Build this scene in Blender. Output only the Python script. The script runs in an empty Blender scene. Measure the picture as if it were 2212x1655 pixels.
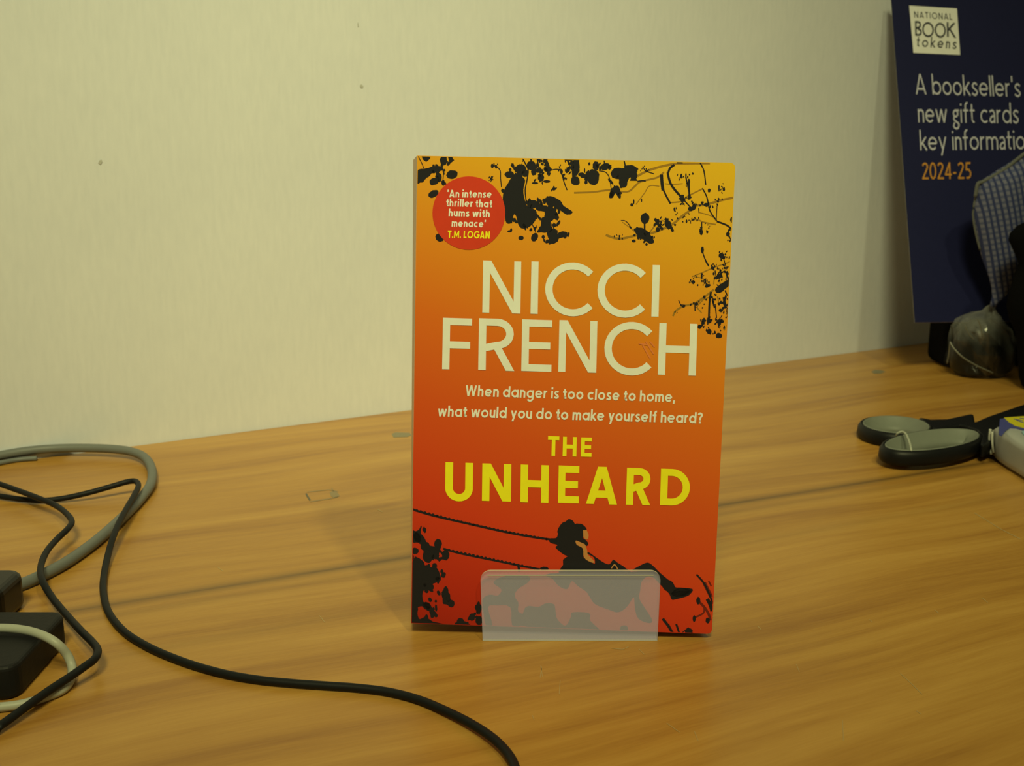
import bpy, bmesh, math, random
from mathutils import Vector, Matrix
from mathutils.geometry import tessellate_polygon
random.seed(7)
scene = bpy.context.scene
COL = scene.collection
R = math.radians

# ------------------------------------------------------------------ camera, light, exposure
F, W, H = 2400.0, 2212.0, 1655.0
PITCH = R(12.6)
CAM_H = 0.21073
cam_d = bpy.data.cameras.new('camera')
cam = bpy.data.objects.new('camera', cam_d)
COL.objects.link(cam)
cam.location = (0, 0, CAM_H)
cam.rotation_euler = (R(90) - PITCH, 0, 0)
cam_d.sensor_width = 36.0
cam_d.lens = F / W * 36.0
cam_d.clip_start = 0.02
cam_d.dof.use_dof = True
cam_d.dof.focus_distance = 0.47
cam_d.dof.aperture_fstop = 26.0
scene.camera = cam

world = bpy.data.worlds.new('room_light')
scene.world = world
world.use_nodes = True
bg = world.node_tree.nodes['Background']
bg.inputs[0].default_value = (1.0, 0.98, 0.45, 1)
bg.inputs[1].default_value = 0.12

def area(name, loc, target, size, power, color, spread=180):
    d = bpy.data.lights.new(name, 'AREA')
    d.shape = 'DISK'; d.size = size; d.energy = power; d.color = color; d.spread = R(spread)
    o = bpy.data.objects.new(name, d); COL.objects.link(o)
    o.location = loc
    o.rotation_euler = (Vector(target) - Vector(loc)).to_track_quat('-Z', 'Y').to_euler()
    return o

TINT = (1.0, 0.98, 0.46)
LD = Vector((0.281, -0.512, 0.812)).normalized()
area('key_lamp', Vector((-0.04, 0.46, 0.2)) + LD * 2.2, (0.0, 0.72, 0.14), 0.11, 0.86, TINT, 44)
area('overhead_fill', (-0.05, -0.75, 1.75), (-0.07, 0.76, 0.20), 0.45, 2.35, TINT, 40)  # unseen fill added overhead; narrowed beam imitates lens falloff to the corners

scene.view_settings.view_transform = 'Standard'
scene.view_settings.look = 'None'
scene.view_settings.exposure = -0.24
scene.view_settings.gamma = 1.0
scene.view_settings.use_curve_mapping = False

# ------------------------------------------------------------------ pixel rays (2212 x 1655) onto real planes
CAM = Vector((0, 0, CAM_H))
FWD = Vector((0, math.cos(PITCH), -math.sin(PITCH)))
UPV = Vector((0, math.sin(PITCH), math.cos(PITCH)))
RGT = Vector((1, 0, 0))
def ray(u, v):
    return RGT * ((u - W / 2) / F) - UPV * ((v - H / 2) / F) + FWD
def ground(u, v, z=0.0):
    d = ray(u, v)
    return CAM + d * ((z - CAM_H) / d.z)
def on_plane(u, v, P, n, off=0.0):
    d = ray(u, v)
    return CAM + d * ((P + n * off - CAM).dot(n) / d.dot(n))
def at_depth(u, v, y):
    d = ray(u, v)
    return CAM + d * (y / d.y)

# ------------------------------------------------------------------ helpers
def lin(r, g, b):
    return tuple((c / 255 / 12.92 if c / 255 <= 0.04045 else ((c / 255 + 0.055) / 1.055) ** 2.4) for c in (r, g, b)) + (1,)

def mat(name, color, rough=0.5, spec=0.5, metal=0.0, bump=0.0, bscale=200.0, coat=0.0, trans=0.0):
    m = bpy.data.materials.new(name); m.use_nodes = True
    nt = m.node_tree; p = nt.nodes['Principled BSDF']
    p.inputs['Base Color'].default_value = tuple(color[:3]) + (1,)
    p.inputs['Roughness'].default_value = rough
    p.inputs['Specular IOR Level'].default_value = spec
    p.inputs['Metallic'].default_value = metal
    p.inputs['Coat Weight'].default_value = coat
    tc = nt.nodes.new('ShaderNodeTexCoord')
    n = nt.nodes.new('ShaderNodeTexNoise'); n.inputs['Scale'].default_value = bscale; n.inputs['Detail'].default_value = 4
    nt.links.new(tc.outputs['Object'], n.inputs['Vector'])
    mx = nt.nodes.new('ShaderNodeMix'); mx.data_type = 'RGBA'; mx.blend_type = 'MULTIPLY'
    mx.inputs[0].default_value = 0.12
    mx.inputs[6].default_value = tuple(color[:3]) + (1,)
    nt.links.new(n.outputs['Fac'], mx.inputs[7])
    nt.links.new(mx.outputs[2], p.inputs['Base Color'])
    if bump:
        b = nt.nodes.new('ShaderNodeBump'); b.inputs['Strength'].default_value = bump; b.inputs['Distance'].default_value = 0.0005
        nt.links.new(n.outputs['Fac'], b.inputs['Height']); nt.links.new(b.outputs[0], p.inputs['Normal'])
    return m

def tag(o, label=None, cat=None, group=None, kind=None):
    if label: o['label'] = label
    if cat: o['category'] = cat
    if group: o['group'] = group
    if kind: o['kind'] = kind
    return o

def empty(name, loc, label, cat):
    o = bpy.data.objects.new(name, None); COL.objects.link(o)
    o.empty_display_size = 0.02
    o.location = loc
    return tag(o, label, cat)

def mesh(name, verts, faces, m, parent=None, smooth=False, loc=None, mats=None, fmat=None, bevel=0, uvs=None):
    """verts in world coordinates; object origin goes to loc or to its parent's place"""
    base = Vector(loc) if loc is not None else (Vector(parent.matrix_basis.translation) if parent else Vector())
    if parent is not None and parent.parent is not None:
        base = base + Vector(parent.parent.matrix_basis.translation)
    me = bpy.data.meshes.new(name)
    me.from_pydata([tuple(Vector(v) - base) for v in verts], [], faces)
    me.materials.append(m)
    if mats:
        for q in mats: me.materials.append(q)
    if fmat:
        for i, k in enumerate(fmat): me.polygons[i].material_index = k
    if smooth:
        me.polygons.foreach_set('use_smooth', [True] * len(me.polygons))
    if uvs:
        ul = me.uv_layers.new(name='map')
        for l in me.loops: ul.data[l.index].uv = uvs[l.vertex_index]
    me.update()
    o = bpy.data.objects.new(name, me); COL.objects.link(o)
    if parent is None:
        o.location = base
    else:
        o.parent = parent
    if bevel:
        b = o.modifiers.new('bevel', 'BEVEL'); b.width = bevel; b.segments = 3; b.limit_method = 'ANGLE'; b.angle_limit = R(35)
    return o

def catmull(pts, n=8, closed=False):
    pts = [Vector(p) for p in pts]; out = []
    N = len(pts)
    rng = range(N) if closed else range(N - 1)
    for i in rng:
        if closed: p0, p1, p2, p3 = pts[i - 1], pts[i], pts[(i + 1) % N], pts[(i + 2) % N]
        else: p0, p1, p2, p3 = pts[max(i - 1, 0)], pts[i], pts[i + 1], pts[min(i + 2, N - 1)]
        for k in range(n):
            t = k / n
            out.append(0.5 * ((2 * p1) + (p2 - p0) * t + (2 * p0 - 5 * p1 + 4 * p2 - p3) * t * t + (3 * p1 - p0 - 3 * p2 + p3) * t ** 3))
    if not closed: out.append(pts[-1])
    return out

def tube(name, pts, r, m, parent=None, seg=12, sub=8, label=None, cat=None, taper=None, loc=None):
    P = catmull(pts, sub)
    vs, fs = [], []
    up = Vector((0, 0, 1))
    for i, p in enumerate(P):
        t = (P[min(i + 1, len(P) - 1)] - P[max(i - 1, 0)]).normalized()
        a = t.cross(up)
        if a.length < 1e-3: a = t.cross(Vector((0, 1, 0)))
        a.normalize(); b = a.cross(t).normalized()
        rr = r if not taper else r * taper(i / (len(P) - 1))
        for k in range(seg):
            th = 2 * math.pi * k / seg
            vs.append(p + (a * math.cos(th) + b * math.sin(th)) * rr)
    for i in range(len(P) - 1):
        for k in range(seg):
            fs.append((i * seg + k, i * seg + (k + 1) % seg, (i + 1) * seg + (k + 1) % seg, (i + 1) * seg + k))
    fs.append(tuple(range(seg - 1, -1, -1))); fs.append(tuple((len(P) - 1) * seg + k for k in range(seg)))
    o = mesh(name, vs, fs, m, parent, smooth=True, loc=loc)
    if label: tag(o, label, cat)
    return o

def prism(name, outline, z0, z1, m, parent=None, bevel=0.0, loc=None):
    n = len(outline)
    ar = sum(outline[i].x * outline[(i + 1) % n].y - outline[(i + 1) % n].x * outline[i].y for i in range(n))
    if ar < 0: outline = outline[::-1]
    vs = [Vector((p.x, p.y, z0)) for p in outline] + [Vector((p.x, p.y, z1)) for p in outline]
    fs = [tuple(range(n - 1, -1, -1)), tuple(range(n, 2 * n))] + [(i, (i + 1) % n, n + (i + 1) % n, n + i) for i in range(n)]
    return mesh(name, vs, fs, m, parent, bevel=bevel, loc=loc)

def oriented_box(name, O, ex, ey, ez, m, parent=None, bevel=0.0, loc=None):
    O, ex, ey, ez = Vector(O), Vector(ex), Vector(ey), Vector(ez)
    vs = [O, O + ex, O + ex + ey, O + ey, O + ez, O + ex + ez, O + ex + ey + ez, O + ey + ez]
    fs = [(3, 2, 1, 0), (4, 5, 6, 7), (0, 1, 5, 4), (1, 2, 6, 5), (2, 3, 7, 6), (3, 0, 4, 7)]
    if ex.cross(ey).dot(ez) < 0: fs = [f[::-1] for f in fs]
    return mesh(name, vs, fs, m, parent, bevel=bevel, loc=loc)

# ------------------------------------------------------------------ wall frame
A = Vector((-0.2516, 0.75025, 0)); D = Vector((0.36254, 1.09741, 0))
WD = (D - A).normalized(); WN = Vector((-WD.y, WD.x, 0))      # along the wall, and away behind it
WYAW = math.atan2(WD.y, WD.x)

# wood of the desk top; object X runs along the wall, object -Y towards the viewer
def wood():
    m = bpy.data.materials.new('honey_veneer'); m.use_nodes = True
    nt = m.node_tree; N = nt.nodes; L = nt.links; p = N['Principled BSDF']
    tc = N.new('ShaderNodeTexCoord'); sp = N.new('ShaderNodeSeparateXYZ'); L.new(tc.outputs['Object'], sp.inputs[0])
    def math_(op, a, b=None, c=None):
        q = N.new('ShaderNodeMath'); q.operation = op
        for i, v in enumerate((a, b, c)):
            if v is None: continue
            if isinstance(v, (int, float)): q.inputs[i].default_value = v
            else: L.new(v, q.inputs[i])
        return q.outputs[0]
    # grain drifts a little from the wall line
    g0 = math_('ADD', sp.outputs['Y'], math_('MULTIPLY', sp.outputs['X'], 0.085))
    wob = N.new('ShaderNodeTexNoise'); wob.inputs['Scale'].default_value = 3.2; wob.inputs['Detail'].default_value = 1
    L.new(tc.outputs['Object'], wob.inputs['Vector'])
    g = math_('ADD', g0, math_('MULTIPLY', math_('SUBTRACT', wob.outputs['Fac'], 0.5), 0.05))
    def grain(sx, sy, det, rough=0.5):
        cb = N.new('ShaderNodeCombineXYZ'); L.new(math_('MULTIPLY', sp.outputs['X'], sx), cb.inputs[0]); L.new(math_('MULTIPLY', g, sy), cb.inputs[1])
        n = N.new('ShaderNodeTexNoise'); n.inputs['Scale'].default_value = 1.0; n.inputs['Detail'].default_value = det; n.inputs['Roughness'].default_value = rough
        L.new(cb.outputs[0], n.inputs['Vector']); return n.outputs['Fac']
    n1 = grain(2.5, 38, 2); n2 = grain(9, 170, 3); n3 = grain(60, 900, 2)
    tot = math_('ADD', math_('ADD', math_('MULTIPLY', n1, 0.55), math_('MULTIPLY', n2, 0.3)), math_('MULTIPLY', n3, 0.15))
    cr = N.new('ShaderNodeValToRGB'); e = cr.color_ramp.elements
    e[0].position = 0.34; e[0].color = (0.31, 0.139, 0.026, 1)
    e[1].position = 0.66; e[1].color = (0.52, 0.285, 0.066, 1)
    k = cr.color_ramp.elements.new(0.5); k.color = (0.43, 0.217, 0.043, 1)
    L.new(tot, cr.inputs[0])
    # dark heart streak
    def streak(g_at, width, strength, xs=None):
        d = math_('ABSOLUTE', math_('SUBTRACT', math_('ADD', g0, math_('MULTIPLY', math_('SUBTRACT', wob.outputs['Fac'], 0.5), 0.006)), g_at))
        s = math_('SUBTRACT', 1.0, math_('MINIMUM', math_('DIVIDE', d, width), 1.0))
        s = math_('MULTIPLY', math_('MULTIPLY', s, s), strength)
        return math_('MULTIPLY', s, math_('ADD', 0.55, math_('MULTIPLY', n2, 0.8)))
    st = math_('MAXIMUM', streak(-0.2790, 0.0105, 0.85), streak(-0.292, 0.010, 0.26))
    st = math_('MAXIMUM', st, streak(-0.335, 0.012, 0.18))
    mx = N.new('ShaderNodeMix'); mx.data_type = 'RGBA'; L.new(st, mx.inputs[0]); L.new(cr.outputs[0], mx.inputs[6])
    mx.inputs[7].default_value = (0.115, 0.060, 0.018, 1)
    L.new(mx.outputs[2], p.inputs['Base Color'])
    p.inputs['Roughness'].default_value = 0.30
    p.inputs['Specular IOR Level'].default_value = 0.28
    L.new(math_('ADD', 0.25, math_('MULTIPLY', n2, 0.14)), p.inputs['Roughness'])
    b = N.new('ShaderNodeBump'); b.inputs['Strength'].default_value = 0.12; b.inputs['Distance'].default_value = 0.0004
    L.new(n3, b.inputs['Height']); L.new(b.outputs[0], p.inputs['Normal'])
    return m

def wallpaint():
    m = bpy.data.materials.new('cream_painted_lining'); m.use_nodes = True
    nt = m.node_tree; N = nt.nodes; L = nt.links; p = N['Principled BSDF']
    tc = N.new('ShaderNodeTexCoord')
    mp = N.new('ShaderNodeMapping'); mp.inputs['Scale'].default_value = (300, 300, 60); L.new(tc.outputs['Object'], mp.inputs[0])
    n = N.new('ShaderNodeTexNoise'); n.inputs['Scale'].default_value = 1; n.inputs['Detail'].default_value = 3; L.new(mp.outputs[0], n.inputs['Vector'])
    n2 = N.new('ShaderNodeTexNoise'); n2.inputs['Scale'].default_value = 9; n2.inputs['Detail'].default_value = 5; L.new(tc.outputs['Object'], n2.inputs['Vector'])
    cr = N.new('ShaderNodeValToRGB'); e = cr.color_ramp.elements
    e[0].position = 0.3; e[0].color = (0.66, 0.68, 0.79, 1); e[1].position = 0.7; e[1].color = (0.74, 0.755, 0.86, 1)
    ad = N.new('ShaderNodeMath'); ad.operation = 'ADD'; hf = N.new('ShaderNodeMath'); hf.operation = 'MULTIPLY'; hf.inputs[1].default_value = 0.5
    L.new(n.outputs['Fac'], ad.inputs[0]); L.new(n2.outputs['Fac'], ad.inputs[1]); L.new(ad.outputs[0], hf.inputs[0]); L.new(hf.outputs[0], cr.inputs[0])
    L.new(cr.outputs[0], p.inputs['Base Color'])
    p.inputs['Roughness'].default_value = 0.75
    b = N.new('ShaderNodeBump'); b.inputs['Strength'].default_value = 0.22; b.inputs['Distance'].default_value = 0.0005
    L.new(n.outputs['Fac'], b.inputs['Height']); L.new(b.outputs[0], p.inputs['Normal'])
    return m

def local_box(name, x0, x1, y0, y1, z0, z1, m, kind=None, parent=None, bevel=0):
    vs = [(x, y, z) for z in (z0, z1) for x, y in ((x0, y0), (x1, y0), (x1, y1), (x0, y1))]
    fs = [(3, 2, 1, 0), (4, 5, 6, 7), (0, 1, 5, 4), (1, 2, 6, 5), (2, 3, 7, 6), (3, 0, 4, 7)]
    me = bpy.data.meshes.new(name); me.from_pydata(vs, [], fs); me.materials.append(m); me.update()
    o = bpy.data.objects.new(name, me); COL.objects.link(o)
    if parent is None:
        o.location = A; o.rotation_euler = (0, 0, WYAW)
    else: o.parent = parent
    if bevel:
        b = o.modifiers.new('bevel', 'BEVEL'); b.width = bevel; b.segments = 2
    if kind: o['kind'] = kind
    return o

M_WALL = wallpaint(); M_WOOD = wood()
M_FLOOR = mat('grey_carpet', (0.12, 0.12, 0.11), 0.95, 0.1, bump=0.6, bscale=400)
M_LEG = mat('grey_desk_leg', (0.3, 0.3, 0.29), 0.5)
local_box('wall_back', -1.3, 2.2, 0.0, 0.1, -0.74, 1.9, M_WALL, 'structure')
local_box('floor', -1.6, 2.4, -2.2, 0.1, -0.78, -0.74, M_FLOOR, 'structure')
desk = bpy.data.objects.new('desk', None); COL.objects.link(desk)
desk.location = A; desk.rotation_euler = (0, 0, WYAW)
tag(desk, 'honey coloured wood veneer desk with streaky grain and light scratches against the cream wall', 'desk')
local_box('desk_top', -0.9, 1.5, -0.86, -0.0005, -0.025, 0.0, M_WOOD, parent=desk, bevel=0.0015)
for x in (-0.86, 1.43):
    local_box('leg', x, x + 0.03, -0.8, -0.05, -0.74, -0.025, M_LEG, parent=desk)

M_WMARK = mat('wall_scuff', (0.50, 0.50, 0.50), 0.8)
def wall_mark(pts):
    P = []
    for u, v in pts:
        d = ray(u, v); P.append(CAM + d * ((A - WN * 0.0004 - CAM).dot(WN) / d.dot(WN)))
    wl = bpy.data.objects['wall_back']
    me = bpy.data.meshes.new('wall_scuff')
    me.from_pydata([((p - A).dot(WD), (p - A).dot(WN), p.z) for p in P], [], [tuple(range(len(P)))]); me.materials.append(M_WMARK)
    o = bpy.data.objects.new('wall_scuff', me); COL.objects.link(o); o.parent = wl
wall_mark([(777, 184), (781, 182), (785, 186), (783, 190), (779, 189)])
wall_mark([(772, 49), (774, 49), (775, 57), (773, 58)])
wall_mark([(212, 352), (215, 346), (220, 345), (221, 350), (217, 356)])
# marks on the veneer, thin ink and scuffs lying on the top (children of the desk)
def to_desk(p):
    q = Vector(p) - A
    return Vector((q.dot(WD), q.dot(WN), q.z))
def desk_mark(name, polys, m, z=0.00012, kind=None):
    vs, fs = [], []
    for poly in polys:
        tri = tessellate_polygon([[Vector((u, v, 0)) for u, v in poly]])
        o = len(vs)
        vs += [to_desk(ground(u, v, z)) for u, v in poly]
        for t in tri:
            a, b, c = [vs[o + i] for i in t]
            fs.append(tuple(o + i for i in (t if (b - a).cross(c - a).z > 0 else t[::-1])))
    me = bpy.data.meshes.new(name); me.from_pydata([tuple(v) for v in vs], [], fs); me.materials.append(m)
    ob = bpy.data.objects.new(name, me); COL.objects.link(ob); ob.parent = desk
    if kind: ob['kind'] = kind
    return ob
def stroke_px(pts, w):
    out = []
    P = [Vector((a, b)) for a, b in pts]
    for i in range(len(P) - 1):
        d = (P[i + 1] - P[i]); n = Vector((-d.y, d.x)).normalized() * w / 2
        out.append([tuple(P[i] + n), tuple(P[i + 1] + n), tuple(P[i + 1] - n), tuple(P[i] - n)])
    return out
M_INK = mat('faded_pen_ink', (0.10, 0.085, 0.05), 0.4)
M_INKL = mat('pale_pen_ink', (0.27, 0.19, 0.085), 0.4)
M_SMUDGE = mat('grey_smudge', (0.22, 0.19, 0.11), 0.4)
M_SCR = mat('pale_scratch', (0.46, 0.32, 0.14), 0.45)
o = desk_mark('pen_mark', stroke_px([(661, 1066), (664, 1072), (670, 1081)], 4), M_INK); o['label'] = 'dark pen tick'
desk_mark('pen_mark', stroke_px([(664, 1063), (710, 1058), (730, 1062)], 1.6) + stroke_px([(670, 1084), (714, 1077), (731, 1073)], 1.8) +
          [[(712, 1063), (722, 1060), (731, 1066), (734, 1072), (722, 1076), (715, 1072)]] + stroke_px([(716, 1054), (721, 1062)], 2.0), M_INKL, 0.0001)
desk_mark('smudge', [[(846, 937), (855, 934), (885, 935), (889, 940), (880, 944), (850, 945)]], M_SMUDGE)
desk_mark('smudge', [[(1882, 803), (1890, 799), (1905, 800), (1913, 803), (1903, 807), (1888, 807)]], M_SMUDGE)
scr = []
for pts in ([(1168, 1438), (1172, 1462)], [(1170, 1440), (1167, 1464)], [(1320, 1400), (1345, 1403), (1358, 1397)], [(1380, 1402), (1392, 1414)],
            [(2105, 1108), (2160, 1142), (2205, 1165)], [(1945, 1455), (1970, 1478), (1992, 1500)], [(1980, 1536), (1990, 1543)], [(1720, 1435), (1727, 1452)],
            [(1820, 1555), (1822, 1600)], [(1440, 1562), (1468, 1582)], [(1500, 1580), (1508, 1600)], [(1150, 1545), (1154, 1556)],
            [(2122, 1292), (2134, 1302)], [(2020, 1318), (2028, 1325)], [(1878, 1338), (1884, 1344)], [(1636, 1352), (1644, 1360)],
            [(690, 1330), (702, 1345)], [(815, 1100), (826, 1106)], [(470, 1225), (482, 1234)], [(1210, 1470), (1208, 1500)]):
    scr += stroke_px(pts, 1.3)
desk_mark('scratches', scr, M_SCR, 0.0001, 'stuff')

# ------------------------------------------------------------------ stroke lettering
def arc(cx, cy, rx, ry, a0, a1, n=None):
    n = n or max(4, int(abs(a1 - a0) / 9))
    return [(cx + rx * math.cos(R(a0 + (a1 - a0) * i / n)), cy + ry * math.sin(R(a0 + (a1 - a0) * i / n))) for i in range(n + 1)]
def smooth2(pts, n=6):
    return [(p.x, p.y) for p in catmull([(a, b, 0) for a, b in pts], n)]

def glyph(ch, w, xh=0.70, gill=False):
    h = w / 2; r = xh / 2; q = r - h
    nw = 0.56
    def ring(cx=r): return arc(cx, r, q, q, 0, 360, 32)
    if gill: nw = 0.46
    k = (nw - w) / 2
    def arch(x0, wd=nw): kk = (wd - w) / 2; return arc(x0 + wd / 2, xh - h - kk, kk, kk, 180, 0, 12) + [(x0 + wd - h, 0)]
    G = {
     'A': (0.80, [[(h * 1.07, 0), (0.40 - h * .12, 1)], [(0.80 - h * 1.07, 0), (0.40 + h * .12, 1)], [(0.17, 0.27), (0.63, 0.27)]]),
     'B': (0.55, [[(h, 0), (h, 1)], [(h, 1 - h), (0.28, 1 - h)] + arc(0.28, 0.75, .22 - h * .5, .25 - h, 90, -90) + [(h, 0.5)], [(0.28, 0.5)] + arc(0.30, 0.26, .25 - h * .5, .26 - h, 90, -90) + [(h, h)]]),
     'C': (0.90, [arc(0.5, 0.5, 0.51 - h, 0.515 - h, 42, 318, 30)]),
     'D': (0.78, [[(h, 0), (h, 1)], [(h, 1 - h), (0.30, 1 - h)] + arc(0.30, 0.5, 0.48 - h, 0.5 - h, 90, -90, 18) + [(h, h)]]),
     'E': (0.57, [[(h, 0), (h, 1)], [(h, 1 - h), (0.57, 1 - h)], [(h, 0.5), (0.54, 0.5)], [(h, h), (0.57, h)]]),
     'F': (0.55, [[(h, 0), (h, 1)], [(h, 1 - h), (0.55, 1 - h)], [(h, 0.48), (0.52, 0.48)]]),
     'G': (0.90, [arc(0.5, 0.5, 0.5 - h, 0.51 - h, 42, 350, 30) + [(1 - w, 0.48)], [(0.55, 0.46), (1 - w + h, 0.46)]]),
     'H': (0.72, [[(h, 0), (h, 1)], [(0.72 - h, 0), (0.72 - h, 1)], [(h, 0.5), (0.72 - h, 0.5)]]),
     'I': (w, [[(h, 0), (h, 1)]]),
     'K': (0.60, [[(h, 0), (h, 1)], [(h, 0.42), (0.56, 1)], [(0.22, 0.55), (0.60, 0)]]),
     'L': (0.50, [[(h, 0), (h, 1)], [(h, h), (0.50, h)]]),
     'M': (0.86, [[(h, 0), (h, 1)], [(0.86 - h, 0), (0.86 - h, 1)], [(h, 1 - h), (0.43, 0.3), (0.86 - h, 1 - h)]]),
     'N': (0.74, [[(h, 0), (h, 1)], [(0.74 - h, 0), (0.74 - h, 1)], [(h * 1.17, 1), (0.74 - h * 1.17, 0)]]),
     'O': (1.0, [arc(0.5, 0.5, 0.5 - h, 0.51 - h, 0, 360, 36)]),
     'R': (0.66, [[(h, 0), (h, 1)], [(h, 1 - h), (0.34, 1 - h)] + arc(0.34, 0.71, 0.30 - h, 0.29 - h, 90, -90, 14) + [(h, 0.42 + h * .0)], [(0.33, 0.47), (0.66 - h * 1.15, 0)]]),
     'T': (0.62, [[(0.31, 0), (0.31, 1)], [(0, 1 - h), (0.62, 1 - h)]]),
     'U': (0.68, [[(h, 1)] + arc(0.34, 0.33, 0.34 - h, 0.34 - h, 180, 360, 16) + [(0.68 - h, 1)]]),
     'W': (1.12, [[(h, 1), (0.30, 0)], [(0.30, 0), (0.56, 1)], [(0.56, 1), (0.82, 0)], [(0.82, 0), (1.12 - h, 1)]]),
     'a': (xh, [ring(), [(xh - h, 0), (xh - h, xh)]]),
     'b': (xh, [ring(), [(h, 0), (h, 1.02)]]),
     'c': (xh * 0.86, [arc(r, r, q, q, 48, 312, 24)]),
     'd': (xh, [ring(), [(xh - h, 0), (xh - h, 1.02)]]),
     'e': (xh, [arc(r, r, q, q, 0, 318, 26), [(h * .6, r), (xh - h, r)]]),
     'f': (0.40, [[(0.13 + h, 0), (0.13 + h, 0.80)] + arc(0.13 + h + .15, 0.82, .15, 0.19 - h * .5, 180, 75, 8), [(0, xh - h), (0.38, xh - h)]]),
     'g': (xh, [ring(), [(xh - h, xh), (xh - h, 0.0)] + arc(r, -0.02, q, 0.24, 0, -150, 12)]),
     'h': (nw, [[(h, 0), (h, 1.02)], arch(0)]),
     'i': (w, [[(h, 0), (h, xh)], [(h, 0.84), (h, 0.84 + w * 1.1)]]),
     'k': (0.50, [[(h, 0), (h, 1.02)], [(h, 0.24), (0.46, xh)], [(0.17, 0.36), (0.50, 0)]]),
     'l': (w, [[(h, 0), (h, 1.02)]]),
     'm': (0.86, [[(h, 0), (h, xh)], arch(0, 0.43 + h), arch(0.43 - h, 0.43 + h)]),
     'n': (nw, [[(h, 0), (h, xh)], arch(0)]),
     'o': (xh, [ring()]),
     'r': (0.34, [[(h, 0), (h, xh)], arc(h + .22, xh - h - .22, .22, .22, 180, 80, 8)]),
     's': (0.46, [smooth2([(0.42, xh * .80), (0.33, xh - h * 1.0), (0.2, xh - h), (0.07 + h * .4, xh * .76), (0.16, xh * .58), (0.31, xh * .44), (0.43 - h * .4, xh * .26), (0.3, h), (0.16, h), (0.03, xh * .2)], 4)]),
     't': (0.36, [[(0.10 + h, 0.92), (0.10 + h, 0.16)] + arc(0.26 + h, 0.17, .16, .17 - h, 180, 275, 7), [(0, xh - h), (0.36, xh - h)]]),
     'u': (nw, [[(nw - h, xh), (nw - h, 0)], [(h, xh)] + arc(nw / 2, h + k, k, k, 180, 360, 12)]),
     'w': (0.88, [[(h, xh), (0.24, 0)], [(0.24, 0), (0.44, xh)], [(0.44, xh), (0.64, 0)], [(0.64, 0), (0.88 - h, xh)]]),
     'y': (0.58, [[(h, xh), (0.31, 0.0)], [(0.58 - h, xh), (0.20, -0.27)]]),
     "'": (w * .9, [[(h, 0.72), (h * 1.1, 1.02)]]),
     ',': (w, [[(h, w * 1.0), (h * .4, -0.14)]]),
     '.': (w, [[(h, 0), (h, w)]]),
     '-': (0.32, [[(0.02, 0.36), (0.28, 0.36)]]),
     '?': (0.50, [arc(0.25, 0.75, 0.25 - h, 0.25 - h, 170, -50, 16) + [(0.25, 0.45), (0.25, 0.28)], [(0.25, 0), (0.25, w)]]),
     '2': (0.52, [arc(0.25, 0.75, 0.25 - h, 0.25 - h, 165, -30, 14) + [(h, h)], [(0.0, h), (0.52, h)]]),
     '0': (0.56, [arc(0.28, 0.5, 0.28 - h, 0.51 - h, 0, 360, 30)]),
     '4': (0.56, [[(0.40, 0), (0.40, 1)], [(0.40, 1 - h * .5), (h * .6, 0.26)], [(0.0, 0.27), (0.56, 0.27)]]),
     '5': (0.50, [[(0.45, 1 - h), (0.12, 1 - h), (0.09, 0.56)], arc(0.20, 0.31, 0.29 - h, 0.31 - h, 125, -120, 16)]),
     ' ': (0.26, []),
    }
    if gill and ch == 'a':
        return 0.44, [smooth2([(0.04, xh * .84), (0.16, xh - h), (0.30, xh - h * 1.2), (0.44 - h, xh * .70)], 5) + [(0.44 - h, 0)],
                      smooth2([(0.44 - h, xh * .52), (0.20, xh * .50), (h, xh * .25), (0.14, h), (0.28, h * 1.4), (0.44 - h, xh * .2)], 5)]
    if gill and ch == 'g':
        return 0.48, [arc(0.22, xh - .20, .21 - h, .20 - h, 0, 360, 22), [(0.22, xh - h), (0.48, xh - h)],
                      smooth2([(0.10, xh * .46), (0.08, xh * .25), (0.25, 0.06), (0.44, -0.07), (0.36, -0.25), (0.20, -0.28), (0.04, -0.17), (0.12, 0.02)], 5)]
    return G[ch]

def ribbon(pts, w, level=False):
    """polyline -> quads with mitred joints (2-D)"""
    P = [Vector(p) for p in pts]
    P = [p for i, p in enumerate(P) if i == 0 or (p - P[i - 1]).length > 1e-5]
    if len(P) < 2: return [], []
    if len(P) == 2 and abs(P[1].x - P[0].x) > 0.02 and abs(P[1].y - P[0].y) > 1.1 * abs(P[1].x - P[0].x) and level:
        d = (P[1] - P[0]).normalized(); q = Vector((w / 2 / abs(d.y), 0))
        return [P[0] + q, P[0] - q, P[1] + q, P[1] - q], [(0, 1, 3, 2)]
    closed = (P[0] - P[-1]).length < 1e-4 and len(P) > 4
    vs, fs = [], []
    n = len(P)
    for i in range(n):
        if closed:
            a = P[i] - P[i - 1] if i > 0 else P[0] - P[-2]
            b = P[i + 1] - P[i] if i < n - 1 else P[1] - P[0]
        else:
            a = P[i] - P[max(i - 1, 0)] if i > 0 else P[1] - P[0]
            b = P[min(i + 1, n - 1)] - P[i] if i < n - 1 else P[-1] - P[-2]
        a.normalize(); b.normalize()
        t = (a + b)
        if t.length < 1e-3: t = a
        t.normalize(); nn = Vector((-t.y, t.x))
        c = max(0.42, nn.dot(Vector((-a.y, a.x))))
        vs += [P[i] + nn * (w / 2 / c), P[i] - nn * (w / 2 / c)]
    for i in range(n - 1):
        fs.append((2 * i, 2 * i + 1, 2 * i + 3, 2 * i + 2))
    return vs, fs

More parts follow.
